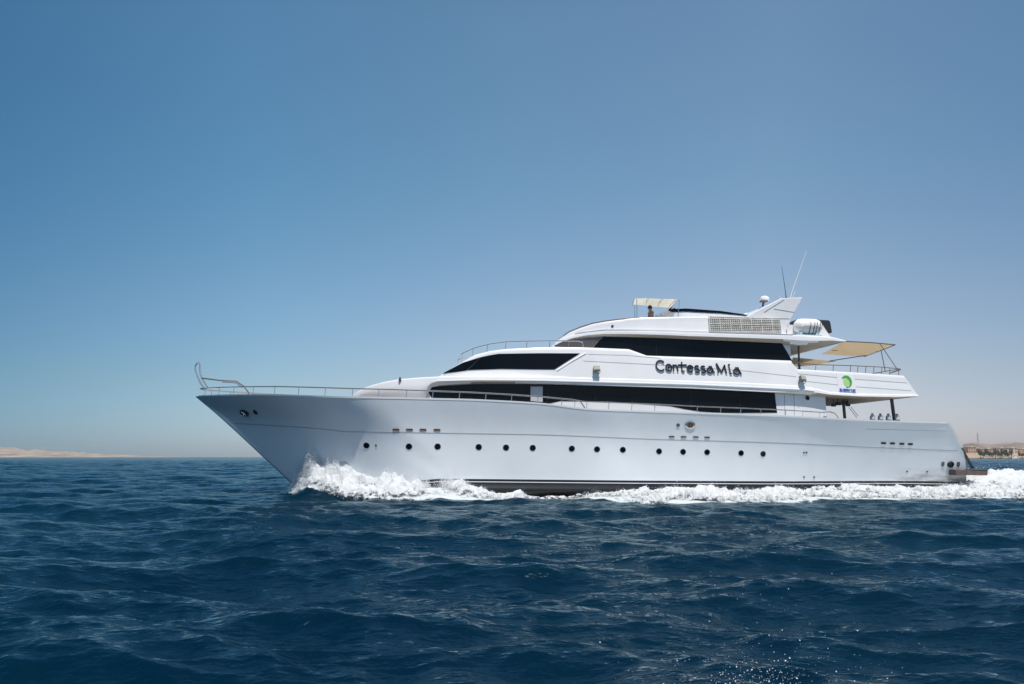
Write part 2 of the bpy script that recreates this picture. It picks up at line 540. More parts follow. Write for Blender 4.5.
def ribbon(X, Zf, bfn, off, w0, w1, mats, name, parent, both=True, zoff=0.0, depth=0.03):
    """strip that follows the hull or a house side at height Zf(x); stands `off` proud; one object a side"""
    for sgn in ((-1, 1) if both else (-1,)):
        m_ = MB()
        ring = []
        for x in X:
            z = float(Zf(x)) + zoff
            ya, yb = bfn(x, z + w1), bfn(x, z + w0)
            ring.append([(x, sgn * (ya - depth), z + w1), (x, sgn * (ya + off), z + w1), (x, sgn * (yb + off), z + w0), (x, sgn * (yb - depth), z + w0)])
        m_.grid(np.array(ring), 0, False)
        o_ = m_.build(name, mats, parent)
    return o_

xs = np.linspace(XB + 0.25, XE0[0] - 0.02, 130)
ribbon(xs, z_sheer, hull_side, 0.010, -0.035, 0.045, M['trim'], 'cap_rail', hull, zoff=-0.005, depth=0.10)
xs = np.linspace(KX[0] + 0.3, KX[-1] - 0.15, 120)
ribbon(xs, z_kn, hull_side, 0.006, -0.02, 0.02, M['groove'], 'rub_strake', hull)
xa = PS(868, 429, b_sheer); xb_ = PS(950, 431, b_sheer)
ribbon(np.linspace(xa[0], xb_[0] - 0.1, 30), lambda x: np.interp(x, [xa[0], xb_[0]], [xa[2], xb_[2]]), hull_side, 0.010, -0.012, 0.012, M['groove'], 'seam', hull)
xs = np.linspace(P(300, 480, -1)[0], P(966, 482, -3.1)[0], 100)
ribbon(xs, z_boot, hull_side, 0.006, -0.14, -0.11, M['trim'], 'boot_stripe', hull)

def on_surface(u, v, side, off):
    x, y, z = PS(u, v, side)
    e_ = 0.15
    dx = (side(x + e_, z) - side(x - e_, z)) / (2 * e_)
    dz = (side(x, z + e_) - side(x, z - e_)) / (2 * e_)
    n = Vector((-dx * -1 * -1, -1, 0)) # placeholder, replaced below
    n = Vector((-dx, -1.0, -dz)); n.y = -1.0
    # surface y = -side(x,z): outward (port) normal = (-d side/dx, -1, -d side/dz)
    n.normalize()
    return Vector((x, y, z)) + n * off, n
def frame_for(n):
    zc = Vector((0, 0, 1)); xax = zc.cross(n).normalized() * -1
    if xax.x < 0: xax = -xax
    zax = n.cross(xax)
    if zax.z < 0: zax = -zax
    return xax, zax

def disc_fit(name, u, v, side, rx, rz, mats, parent, rim=0.25, proud=0.03, n=20):
    """round or oval fitting with a raised rim: mats = (rim, glass)"""
    c, nn = on_surface(u, v, side, 0.0)
    ax, az = frame_for(nn)
    m_ = MB()
    prof = [(1.0, -0.04), (1.0, proud * 0.6), (1 - rim * 0.35, proud), (1 - rim, proud), (1 - rim - 0.02, 0.006), (0.001, 0.006)]
    rings = [[c + ax * (rx * k * math.cos(2 * math.pi * i / n)) + az * (rz * k * math.sin(2 * math.pi * i / n)) + nn * h for i in range(n)] for k, h in prof]
    for r_ in range(len(prof) - 1):
        m_.grid(np.array([[tuple(p) for p in rings[r_] + rings[r_][:1]], [tuple(p) for p in rings[r_ + 1] + rings[r_ + 1][:1]]]), 0 if r_ < 3 else 1, True)
    return m_.build(name, list(mats), parent, auto=50)

ports = [(366.5, 445.5), (409, 446.5), (437.6, 446.5), (478.7, 447), (506, 447.5), (532.7, 447.8), (571.8, 448.6), (597, 449.3), (622.8, 449.8), (659, 451.4), (683, 451.9), (707, 452.3), (741, 453.2), (763, 454)]
for u, v in ports:
    disc_fit('porthole', u, v, hull_side, 0.155, 0.155, (M['steel'], M['glass']), hull, rim=0.16, proud=0.014)

def slot(name, u, v, side, w, h, mats, parent, lip=0.02, ang=0.0):
    c, nn = on_surface(u, v, side, 0.0)
    ax, az = frame_for(nn)
    m_ = MB()
    def rr(k, wd, hd):
        pts = []
        for i in range(16):
            a = 2 * math.pi * i / 16
            ca, sa = math.cos(a), math.sin(a)
            e2 = 0.5
            pts.append(c + ax * (wd * math.copysign(abs(ca) ** e2, ca)) + az * (hd * math.copysign(abs(sa) ** e2, sa)) + nn * k)
        return pts
    L = [rr(-0.03, w / 2 + lip, h / 2 + lip), rr(0.022, w / 2 + lip, h / 2 + lip), rr(0.022, w / 2, h / 2), rr(0.004, w / 2 - 0.004, h / 2 - 0.004)]
    for r_ in range(3):
        m_.grid(np.array([[tuple(p) for p in L[r_] + L[r_][:1]], [tuple(p) for p in L[r_ + 1] + L[r_ + 1][:1]]]), 0, False)
    m_.add(L[3], [list(range(16))], 1)
    return m_.build(name, list(mats), parent)
for u, v in [(396, 429.6), (409.5, 429.6), (423, 429.7), (437, 429.8)]:
    o = slot('vent', u, v, hull_side, 0.26, 0.035, (M['rust'], M['dark']), hull, lip=0.03)
for u, v in [(671.6, 436.6), (683.5, 436.8), (695.7, 437), (707, 437.3)]:
    slot('vent', u, v, hull_side, 0.24, 0.03, (M['rust'], M['dark']), hull, lip=0.022)
for u, v in [(883.4, 443.1), (892.3, 443.4), (901.7, 443.8), (910.3, 444.1)]:
    slot('vent', u, v, hull_side, 0.24, 0.075, (M['dark'], M['black']), hull, lip=0.015)
disc_fit('hawse_pipe', 244.5, 412.6, hull_side, 0.24, 0.20, (M['dark'], M['black']), hull, rim=0.3, proud=0.07)
disc_fit('hawse_pipe', 255.4, 412, hull_side, 0.10, 0.14, (M['dark'], M['black']), hull, rim=0.3, proud=0.04)
disc_fit('fairlead', 690, 425, hull_side, 0.26, 0.21, (M['steel'], M['rust']), hull, rim=0.42, proud=0.035)
slot('fairlead_plate', 678, 425.1, hull_side, 0.14, 0.14, (M['lamp_grey'], M['lamp_grey']), hull, lip=0.01)
slot('exhaust_outlet', 942.7, 464, hull_side, 0.14, 0.22, (M['lamp_grey'], M['lamp_grey']), hull, lip=0.015)
disc_fit('exhaust_outlet', 950.4, 464.4, hull_side, 0.19, 0.17, (M['dark'], M['black']), hull, rim=0.25, proud=0.05)
slot('exhaust_outlet', 958.2, 464.3, hull_side, 0.13, 0.22, (M['dark'], M['lamp_grey']), hull, lip=0.015)
for u, v in [(804, 452.5), (806.5, 452.5), (804, 477), (814, 477), (927, 471.6), (907, 471.5), (376, 445.2)]:
    disc_fit('drain', u, v, hull_side, 0.05, 0.05, (M['lamp_grey'], M['black']), hull, rim=0.4, proud=0.02, n=10)
# anchor stock showing in the hawse pipe
c, nn = on_surface(244.5, 412.6, hull_side, 0.06)
m_ = MB()
m_.tube([c + Vector((-0.10, -0.03, 0.06)), c + Vector((0.02, -0.06, 0)), c + Vector((0.12, -0.03, -0.10))], 0.035)
m_.tube([c + Vector((0.02, -0.06, 0)), c + Vector((0.0, -0.06, -0.12))], 0.03)
m_.build('anchor', M['steel'], hull)
# transom edge: white upper trim, dark bar down the lower edge, swim platform
def edge_bar(name, za, zb, w, mtl):
    for sgn in (-1, 1):
        m_ = MB()
        prof = []
        for z in np.linspace(za, zb, 8):
            xe = float(end_x(z)); y = hull_side(xe - 0.02, z)
            prof.append([(xe - 0.03, sgn * (y + 0.02), z), (xe + w, sgn * (y + 0.02), z), (xe + w, sgn * (y - 0.12), z), (xe - 0.03, sgn * (y - 0.12), z)])
        m_.grid(np.array([[*p, p[0]] for p in prof]), 0, False)
        m_.add(prof[0], [[0, 1, 2, 3]]); m_.add(prof[-1], [[0, 1, 2, 3]])
        m_.build(name, mtl, hull)
zq = P(963, 447.5, -3.2)[1]
edge_bar('transom_edge', XE0[1] + 0.02, zq, 0.10, M['trim'])
edge_bar('transom_edge', zq, XE1[1] + 0.02, 0.07, M['post'])
pa, pb = P(955.5, 469.8, -3.02), P(988, 475.4, -3.02)
m_ = MB()
sec = [(pa[0], pa[1]), (pb[0], pa[1]), (pb[0] - 0.05, pb[1]), (pa[0], pb[1])]
m_.prism(sec, -3.04, 3.04)
for k in range(9):
    y = -2.76 + k * 0.69
    m_.box(((pa[0] + pb[0]) / 2 + 0.4, y, pa[1] + 0.012), (pb[0] - pa[0] - 0.9, 0.6, 0.02))
m_.build('swim_platform', M['teak'], yacht)

# ------------------------------------------------------------------ houses: lofted bodies
def body(name, top_px, bot_px, bmax, x0L, p, q, tum, mats, crown=0.12, shoulder=0.14, z_from=None, floor=None, floor_from=None, wall=0.12, ns=110, bot_z=None, chamfer=0.0, parent=yacht):
    """superstructure body. plan: nose entry over x0L metres; tum = inward lean per metre of height"""
    xn = PS(*top_px[0], lambda x, z: 0.0)[0]
    def plan(x):
        t = np.clip((np.asarray(x, float) - xn) / x0L, 0, 1)
        b = bmax * (1 - (1 - t) ** p) ** q
        return b
    z_ref = [0.0]
    def side(x, z): return float(plan(x)) * 1.0 - tum * (z - z_ref[0]) * float(np.clip(plan(x) / bmax, 0, 1))
    for _ in range(4):
        X, Z = curve(top_px, side)
        if bot_px:
            XB2, ZB2 = curve(bot_px, side)
            z_ref[0] = float(np.mean(ZB2))
        else:
            z_ref[0] = float(bot_z(0)) if bot_z else 0
    X[0] = min(X[0], xn) if X[0] > xn else X[0]
    zt = lambda x: np.interp(x, X, Z)
    zb = (lambda x: np.interp(x, XB2, ZB2)) if bot_px else bot_z
    xs = np.unique(np.concatenate([np.linspace(max(X[0], xn) + 1e-3, X[-1], ns), xn + 0.002 + (np.linspace(0, 1, 16) ** 2) * 1.5, X[1:-1], X[1:-1] + 0.02]))
    xs = xs[(xs >= max(X[0], xn)) & (xs <= X[-1])]
    m_ = MB()
    half = []
    for x in xs:
        t_, b_ = float(zt(x)), float(zb(x))
        t_ = max(t_, b_ + 0.01)
        sl = min(shoulder, (t_ - b_) * 0.45)
        yb, ys, yt = side(x, b_), side(x, t_ - sl), side(x, t_)
        yb, ys, yt = max(yb, 0.0), max(ys, 0.0), max(yt, 0.0)
        cf = min(chamfer, yb * 0.5)
        pr = [(x, 0, b_), (x, yb * 0.5, b_), (x, yb - cf, b_)]
        for k in range(1, 5):
            z = b_ + (t_ - sl - b_) * k / 4
            pr.append((x, max(side(x, z) - cf * max(0, 1 - k / 1.9), 0), z))
        if floor is not None and x >= floor_from:
            iy = max(yt - wall, 0)
            pr += [(x, ys - 0.004, t_ - sl * 0.4), (x, max(yt - 0.02, 0), t_), (x, iy, t_), (x, iy, min(t_, float(floor(x)))), (x, 0, min(t_, float(floor(x))))]
        else:
            pr += [(x, max(ys - sl * 0.10, 0), t_ - sl * 0.55), (x, max(ys - sl * 0.38, 0), t_ - sl * 0.12), (x, max(ys - sl, 0), t_), (x, max(ys - sl, 0) * 0.55, t_ + crown * 0.7 * yt / bmax), (x, 0, t_ + crown * yt / bmax)]
        half.append(pr)
    H = np.array(half)
    m_.grid(H * [1, -1, 1], 0, True); m_.grid(H, 0, True, flip=True)
    for k in (0, -1):
        ring = [tuple(p * [1, -1, 1]) for p in H[k]] + [tuple(p) for p in H[k][::-1][1:-1]]
        m_.add(ring, [list(range(len(ring)))], 0)
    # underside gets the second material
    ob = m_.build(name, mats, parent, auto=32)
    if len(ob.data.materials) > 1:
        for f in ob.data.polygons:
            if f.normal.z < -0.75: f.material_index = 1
    return ob, side, zt, zb, plan

def panel(name, edges, side, mats, parent, off=0.02, n=24, rows=4, frame=None):
    """dark pane lying on a house side: edges = (top px points, bottom px points), both left to right"""
    def resample(pts, k):
        pts = np.array(pts, float)
        d = np.concatenate([[0], np.cumsum(np.hypot(*np.diff(pts, axis=0).T))]); d /= d[-1]
        tt = np.unique(np.concatenate([np.linspace(0, 1, k), d]))
        return tt, pts, d
    (tp, bp) = edges
    tt1, p1, d1 = resample(tp, n); tt2, p2, d2 = resample(bp, n)
    # shared stations
    tt = np.unique(np.round(np.concatenate([tt1, tt2]), 5))
    A = np.stack([np.interp(tt, d1, p1[:, i]) for i in (0, 1)], -1)
    B = np.stack([np.interp(tt, d2, p2[:, i]) for i in (0, 1)], -1)
    G = []
    for j in range(rows + 1):
        w = j / rows
        G.append([PS(*(A[i] * (1 - w) + B[i] * w), side) for i in range(len(tt))])
    G = np.array(G)
    m_ = MB()
    out = G - [0, off, 0]
    inn_ = G + [0, 0.05, 0]
    m_.grid(out, 0, True)
    ringo = np.concatenate([out[0], out[1:, -1], out[-1][::-1][1:], out[::-1][1:-1, 0], out[0][:1]])
    ringi = np.concatenate([inn_[0], inn_[1:, -1], inn_[-1][::-1][1:], inn_[::-1][1:-1, 0], inn_[0][:1]])
    m_.grid(np.array([ringo, ringi]), 0, False)
    # starboard twin of the same pane
    m2 = MB(); m2.v = [(a, -b, c) for a, b, c in m_.v]; m2.f = [f[::-1] for f in m_.f]; m2.m = m_.m; m2.s = m_.s
    o1 = m_.build(name, mats, parent, auto=40)
    o2 = m2.build(name, mats, parent, auto=40)
    return o1

# A: main deck house
floor_main = lambda x: float(z_sheer(np.clip(x, XB + 1, XE0[0]))) - BULW
belt_top = [(350, 397), (353, 394.5), (358, 391), (365, 387.6), (373, 384.6), (386, 381.3), (400, 379), (420, 377.3), (440, 376.3), (480, 376), (540, 376.2), (640, 379), (740, 382.4), (797, 385.4), (812, 387.6), (830, 391.8), (860, 393.6), (912, 394.4), (918.4, 395.2)]
belt_bot = [(350, 399.4), (424, 399.4), (428, 395), (428.6, 389.6), (431, 387.2), (440, 385), (475, 382.8), (537, 383.4), (690, 388.0), (774, 392.0), (826, 395.6), (857, 397.4), (895, 398.4), (918.4, 396.6)]
A_top = [(350, 397.2), (380, 392.4), (410, 387.4), (428, 384.4), (475, 381.6), (537, 382), (690, 386.6), (774, 390.4), (825, 394)]
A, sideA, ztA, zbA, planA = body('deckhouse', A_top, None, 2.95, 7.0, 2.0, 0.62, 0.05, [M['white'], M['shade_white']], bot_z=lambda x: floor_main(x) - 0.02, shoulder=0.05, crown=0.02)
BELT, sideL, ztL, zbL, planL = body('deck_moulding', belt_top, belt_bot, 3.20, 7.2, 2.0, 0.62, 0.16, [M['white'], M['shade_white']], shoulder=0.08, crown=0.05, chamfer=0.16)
line_shadow = [(428, 381.6), (475, 380.0), (537, 380.6), (690, 384.6), (797, 389.8), (825, 392)]
def lerp_px(pts, u): 
    pts = np.array(pts, float); return float(np.interp(u, pts[:, 0], pts[:, 1]))
mw_top = [(428.2, 390.5), (429.5, 388.6), (433, 387.0), (440, 386), (475, 384.0), (537, 384.2), (690, 389.0), (774.6, 393.0)]
mw_bot = [(428.4, 392), (431.5, 397.5), (436, 400.5), (480, 402), (543, 405), (560, 401), (609, 401.6), (670, 406), (684, 409), (700, 411.5), (720, 413), (776.5, 412.7)]
def cut(pts, u0, u1):
    us = sorted([u0] + [p[0] for p in pts if u0 + 0.5 < p[0] < u1 - 0.5] + [u1])
    return [(u, lerp_px(pts, u)) for u in us]
for u0, u1, mt in [(428.2, 530.2, 'glass'), (543.0, 547.2, 'glass'), (547.6, 594.8, 'glass'), (595.2, 631.8, 'glass'), (632.2, 690, 'glass'), (690.4, 739.6, 'glass'), (740.0, 774.6, 'glass')]:
    t_ = cut(mw_top, u0, u1); b_ = cut(mw_bot, u0, u1)
    if u1 > 774: b_[-1] = (777.0, 412.7)
    panel('window', (t_, b_), sideA, M[mt], A, off=0.015)
mb_ = list(mw_bot); mb_[-1] = (777.0, 412.7)
panel('window_seal', (mw_top, mb_), sideA, M['dark'], A, off=0.006, n=60)
panel('window_blind', ([(530.6, 386.6), (542.6, 386.7)], [(530.6, 401), (542.6, 402)]), sideA, M['blind'], A, off=0.012, n=3)
# side door and aft porthole on the deck house
for u in (784, 793.5):
    panel('door_seam', ([(u, 394), (u + 0.7, 394)], [(u + 0.6, 415), (u + 1.3, 415)]), sideA, M['groove'], A, off=0.008, n=3)
disc_fit('porthole', 807.2, 398, sideA, 0.14, 0.14, (M['steel'], M['glass']), A, rim=0.2)

# B: upper house with its belt, aft bulwark
B_bot = [(436, 381), (445, 384.5), (475, 382.6), (537, 383.6), (690, 388.2), (774, 392.2), (800, 392.0), (825, 393.6), (857, 395.6), (895, 396.4), (917, 395.4)]
B_top = [(436, 378.2), (443, 373.6), (462, 361.8), (475, 354.6), (490, 350.6), (506, 348.6), (545, 347), (582, 346.9), (629, 348.8), (647, 355.4), (700, 357.0), (791, 360.4), (797.5, 369.2), (816, 370.2), (860, 372.8), (904, 375.7), (911, 385), (918.2, 395.4)]
xfl = PS(797, 365, lambda x, z: 3.0)[0]
_z = [PS(u, v, lambda x, z: 3.1) for u, v in B_bot]
zbB_floor = lambda x: float(np.interp(x, [p[0] for p in _z], [p[2] for p in _z])) + 0.22
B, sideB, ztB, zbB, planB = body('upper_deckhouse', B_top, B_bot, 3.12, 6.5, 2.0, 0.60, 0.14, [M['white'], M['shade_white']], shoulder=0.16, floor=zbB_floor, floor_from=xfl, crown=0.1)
# forward saloon windows
panel('window', ([(443.4, 373.0), (462, 363.0), (480.5, 357.2)], [(443.6, 373.6), (457, 372), (466.5, 370.6)]), sideB, M['glass'], B, off=0.02)
panel('window', ([(481, 357.1), (490, 355.2), (498.6, 353.8), (540, 353.2), (579.6, 353.4)], [(467, 370.5), (473, 370.0), (500, 369.0), (554.4, 369.4)]), sideB, M['glass'], B, off=0.02)
# moulding lines and belt lip
def line_px(name, pts, side, parent, w=0.022, off=0.008, mt='groove', depth=0.02):
    q = [PS(u, v, side) for u, v in pts]
    xs_ = np.linspace(q[0][0], q[-1][0], 60)
    X_ = [p[0] for p in q]; Z_ = [p[2] for p in q]
    return ribbon(xs_, lambda x: np.interp(x, X_, Z_), side, off, -w / 2, w / 2, M[mt], name, parent, depth=depth)
line_px('rub_strip', [(436, 380.8), (475, 379.8), (537, 380.2), (690, 384.2), (800, 389.2), (814, 390.6)], sideL, BELT, w=0.05, off=0.03, mt='trim', depth=0.02)
line_px('trim_strip', [(583, 360.8), (655, 364.6), (741, 370.4), (796, 376.6)], sideB, B, w=0.022)
line_px('trim_strip', [(588, 354.2), (625, 355.2), (660, 358)], sideB, B, w=0.018)
line_px('trim_strip', [(798, 373.7), (850, 378.6), (907, 382.8)], sideB, B, w=0.028)
line_px('trim_strip', [(798, 380.2), (850, 386.2), (911, 390.6)], sideB, B, w=0.022)
# raked pillar edge behind the forward windows
q = [PS(u, v, sideB) for u, v in [(586, 353), (572, 361), (557, 370.6)]]
m_ = MB(); m_.tube([(a, b - 0.005, c) for a, b, c in q], 0.03); m_.build('trim_strip', M['trim'], B)

# C: wheelhouse walls
C_top = [(551, 346), (560, 343.5), (575, 339.2), (605, 335.0), (690, 336), (782, 340), (790, 343)]
C, sideC, ztC, zbC, planC = body('wheelhouse', C_top, [(551, 352), (605, 356), (690, 363), (795, 368)], 2.72, 7.0, 2.0, 0.62, 0.10, [M['white']], crown=0.05, shoulder=0.05)
panel('window', ([(554.5, 345.3), (565, 342), (575, 339.6), (590, 337.6), (602.6, 336.6)], [(554.6, 346.6), (570, 347.4), (592, 347.8)]), sideC, M['front_glass'], C, off=0.02)
wt = [(603, 336.6), (650, 337.8), (690, 339.2), (781.6, 343)]
wb = [(592.4, 348), (600, 348.3), (629, 349.2), (647, 355.6), (700, 357.3), (792, 360.6)]
panel('window_seal', (wt, wb), sideC, M['dark'], C, off=0.008, n=50)
for (ta, tb, ba, bb) in [(603, 656, 592.4, 656), (656.4, 728, 656.4, 728), (728.4, 781.6, 728.4, 792)]:
    panel('window', (cut(wt, ta, tb), cut(wb, ba, bb)), sideC, M['glass'], C, off=0.02)
# D: roof slab with brow
D_top = [(552, 345.6), (560, 340), (570, 335.2), (585, 331.6), (604, 330), (690, 332.2), (793, 334.6), (832, 336.6), (846, 340.4)]
D_bot = [(554, 346), (575, 339.3), (590, 337), (605, 336.2), (690, 338.4), (782, 342.2), (800, 344.4), (820, 344), (846, 341.6)]
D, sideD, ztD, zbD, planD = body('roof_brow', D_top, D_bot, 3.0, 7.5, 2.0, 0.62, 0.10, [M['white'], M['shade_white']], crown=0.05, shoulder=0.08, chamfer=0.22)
line_px('trim_strip', [(575, 333.4), (604, 329.8), (690, 331.6), (793, 334.6)], sideD, D, w=0.03, off=0.006)
# E: flybridge coaming
E_top = [(554, 344), (562, 337.2), (569.7, 332), (581, 327.4), (592.5, 323.7), (606, 321.2), (620.5, 319.4), (640, 317.8), (708, 316.7), (779, 318.6), (786, 331)]
flE = lambda x: 8.1
xE = PS(628, 318, lambda x, z: 2.5)[0]
E, sideE, ztE, zbE, planE = body('flybridge_coaming', E_top, [(554, 345.5), (575, 336), (604, 332), (690, 334), (787, 336.5)], 2.80, 7.5, 2.0, 0.62, 0.16, [M['white']], crown=0.04, shoulder=0.12, floor=flE, floor_from=xE)
q = [PS(u, v, sideE) for u, v in [(564, 335.8), (569.7, 331.9), (581, 327.3), (592.5, 323.6), (606, 321.1), (620.5, 319.3), (640, 317.7)]]
for sg in (1, -1):
    m_ = MB(); m_.tube([(a, sg * (b + 0.08), c + 0.02) for a, b, c in q], 0.035); m_.build('windscreen_trim', M['wood_rail'], E)
slot('navigation_light', 612.4, 326.3, sideE, 0.11, 0.11, (M['dark'], M['dark']), E, lip=0.005)
# F: windscreen and coaming of the upper helm
Ft = [(657.5, 316), (659, 314.4), (663, 313.0), (686, 311.4), (720, 313.2), (748, 315.6), (752, 317)]
Fb, sideF, ztF, zbF, planF = body('helm_coaming', Ft, None, 1.9, 1.1, 2.0, 0.5, 0.10, [M['white']], bot_z=lambda x: 8.05, crown=0.05, shoulder=0.05)
panel('helm_windscreen', ([(664.2, 310.2), (675, 309), (686, 308.5), (720, 310.9), (748.3, 315)], [(663, 313.2), (675, 312.0), (686, 311.5), (720, 313.1), (748.2, 315.7)]), sideF, M['glass'], Fb, off=0.03)
# grille
gx0, gy0, gz0 = PS(708.4, 317, sideE); gx1, gy1, gz1 = PS(779, 318.9, sideE)
gzb0 = PS(708.4, 331.6, sideE); gzb1 = PS(779, 332.6, sideE)
m_ = MB()
W_ = 34
for k in range(W_ + 1):
    t = k / W_
    x = gx0 + (gx1 - gx0) * t
    zt_, zb_ = gz0 + (gz1 - gz0) * t, gzb0[2] + (gzb1[2] - gzb0[2]) * t
    y_t, y_b = -sideE(x, zt_) - 0.07, -sideE(x, zb_) - 0.07
    m_.tube([(x, y_b, zb_), (x, y_t, zt_)], 0.022 if k % 5 else 0.035, n=5)
for j in range(9):
    w = j / 8
    pts = []
    for k in range(9):
        t = k / 8
        x = gx0 + (gx1 - gx0) * t
        zt_, zb_ = gz0 + (gz1 - gz0) * t, gzb0[2] + (gzb1[2] - gzb0[2]) * t
        z = zb_ + (zt_ - zb_) * w
        pts.append((x, -sideE(x, z) - 0.085, z))
    m_.tube(pts, 0.018 if j % 4 else 0.03, n=5)
M['grille'] = mat('weathered_grille', (0.66, 0.63, 0.57), 0.6, var=0.25, vscale=5)
grille = m_.build('grille', M['grille'], E)
panel('grille_backing', ([(708.4, 317.4), (779, 319.3)], [(708.4, 331.4), (779, 332.4)]), sideE, M['blind'], E, off=0.012)

# G: radar arch: two raked fins joined by a crossbeam
arch_px = [(746, 316), (749, 314.8), (781, 298.4), (802.6, 297.4), (791, 318), (785, 333.4), (746, 333.4)]
m_ = MB()
for sg in (-1, 1):
    pl = [P(u, v, -2.25) for u, v in arch_px]
    m_.prism(pl, sg * 2.30, sg * 1.98)
tb0, tb1 = P(781, 298.4, -2.25), P(802.6, 297.4, -2.25)
m_.prism([(tb0[0] + 0.05, tb0[1] - 0.02), (tb1[0] - 0.04, tb1[1] - 0.03), (tb1[0] - 0.2, tb1[1] - 0.32), (tb0[0] - 0.3, tb0[1] - 0.3)], -1.98, 1.98)
arch = m_.build('radar_arch', M['white'], yacht)
bv = arch.modifiers.new('edge', 'BEVEL'); bv.width = 0.03; bv.segments = 2
def flat_line(name, pts, y, r, mt, parent):
    m_ = MB(); m_.tube([(P(u, v, y)[0], y, P(u, v, y)[1]) for u, v in pts], r, n=5); return m_.build(name, M[mt], parent)
flat_line('trim_strip', [(764, 312), (784, 299.5)], -2.305, 0.018, 'groove', arch)
flat_line('trim_strip', [(774, 308.8), (794.5, 312.2)], -2.305, 0.014, 'groove', arch)
flat_line('trim_strip', [(750, 317.6), (790, 318.6)], -2.305, 0.014, 'groove', arch)
# radar dome on its post
x, z = P(764.5, 299.6, 0.0)
m_ = MB()
m_.lathe([(0.001, 0.20), (0.14, 0.18), (0.25, 0.10), (0.27, 0.0), (0.24, -0.06), (0.001, -0.07)], (x, 0, z), n=20)
dome = m_.build('radar_dome', M['raft'], yacht)
m_ = MB()
xq, zq2 = P(761, 309, 0.0)
m_.tube([(x - 0.05, 0, z - 0.07), (xq - 0.05, 0, zq2 - 0.8)], 0.06)
m_.box((x - 0.05, 0, z - 0.11), (0.34, 0.3, 0.08))
m_.build('mast', M['lamp_grey'], dome)
def whip(a, b, y, r, mt):
    xa_, za_ = P(*a, y); xb2, zb2 = P(*b, y)
    m_ = MB(); m_.tube([(xa_, y, za_ - 0.1), (xa_ + (xb2 - xa_) * 0.12, y, za_ + (zb2 - za_) * 0.12), (xb2, y, zb2)], [r * 1.6, r, r * 0.45], n=6)
    return m_.build('antenna', M[mt], arch)
whip((786.2, 297), (781.8, 266.5), -1.2, 0.018, 'dark')
whip((790.5, 296), (806.5, 251), 0.3, 0.022, 'raft')
whip((780.6, 298.5), (778.6, 295), -2.1, 0.02, 'raft')
whip((793, 297), (795.5, 290), 1.2, 0.014, 'raft')
whip((400, 379), (400, 377), -2.2, 0.05, 'dark')

# ------------------------------------------------------------------ name and emblem
def stroke(m_, pts, w, place, depth=0.05, mi=0, closed=False):
    """flat ribbon along pts (unit glyph coords), extruded"""
    pts = [np.array(p, float) for p in pts]
    n = len(pts)
    L, Rr = [], []
    for i in range(n):
        a = pts[(i - 1) % n if closed else max(i - 1, 0)]; b = pts[(i + 1) % n if closed else min(i + 1, n - 1)]
        t = (b - a) / (np.hypot(*(b - a)) + 1e-9)
        nn = np.array([-t[1], t[0]])
        wi = w[i] if hasattr(w, '__len__') else w
        L.append(pts[i] + nn * wi / 2); Rr.append(pts[i] - nn * wi / 2)
    front = [[place(*l, 1) for l in L], [place(*r, 1) for r in Rr]]
    back = [[place(*l, 0) for l in L], [place(*r, 0) for r in Rr]]
    if closed:
        for q in front + back: q.append(q[0])
    m_.grid(np.array(front), mi, False); m_.grid(np.array([front[0], back[0]]), 1, False); m_.grid(np.array([front[1], back[1]]), 1, False)
    if not closed:
        for k in (0, -1):
            m_.add([front[0][k], front[1][k], back[1][k], back[0][k]], [[0, 1, 2, 3]], 1)
def arc(cx, cy, rx, ry, a0, a1, n=16):
    return [(cx + rx * math.cos(R(a0 + (a1 - a0) * k / n)), cy + ry * math.sin(R(a0 + (a1 - a0) * k / n))) for k in range(n + 1)]
def glyph(ch):
    S = []
    if ch == 'C': S = [arc(0.52, 0.5, 0.46, 0.5, 48, 318, 22), [(0.84, 0.78), (0.78, 0.98)]]
    elif ch == 'o': S = [('c', arc(0.5, 0.34, 0.40, 0.32, 0, 352, 20)), ('d', (0.5, 0.34, 0.11))]
    elif ch == 'n': S = [[(0.14, 0.66), (0.2, 0.5), (0.2, 0.0)], arc(0.5, 0.36, 0.3, 0.26, 170, 20, 10) + [(0.82, 0.2), (0.86, 0.0)]]
    elif ch == 't': S = [[(0.5, 0.98), (0.46, 0.6), (0.46, 0.14), (0.56, 0.02), (0.8, 0.06)], [(-0.02, 0.64), (1.15, 0.68)]]
    elif ch == 'e': S = [arc(0.5, 0.33, 0.40, 0.32, 10, 320, 18), [(0.12, 0.33), (0.9, 0.38)], ('d', (0.46, 0.47, 0.07))]
    elif ch == 's': S = [arc(0.5, 0.49, 0.30, 0.16, 30, 260, 12) + arc(0.5, 0.17, 0.34, 0.17, 80, -150, 12)]
    elif ch == 'a': S = [('c', arc(0.42, 0.26, 0.32, 0.25, 0, 350, 16)), [(0.3, 0.62), (0.62, 0.66), (0.78, 0.3), (0.96, 0.0)], ('d', (0.42, 0.26, 0.06))]
    elif ch == 'M': S = [[(0.04, 1.0), (0.16, 0.5), (0.14, 0.0)], [(0.06, 0.98), (0.28, 0.45), (0.48, 0.12)], [(0.48, 0.12), (0.62, 0.5), (0.78, 0.86)], [(0.78, 0.88), (0.82, 0.4), (0.92, 0.0)]]
    elif ch == 'i': S = [[(0.42, 0.66), (0.46, 0.3), (0.56, 0.02), (0.8, 0.04)], ('d', (0.42, 0.9, 0.11))]
    return S
text_px = [('C', 135, 213), ('o', 217, 272), ('n', 276, 326), ('t', 328, 388), ('e', 399, 456), ('s', 460, 511), ('s', 513, 564), ('a', 567, 632), ('M', 653, 741), ('i', 744, 788), ('a', 792, 862)]
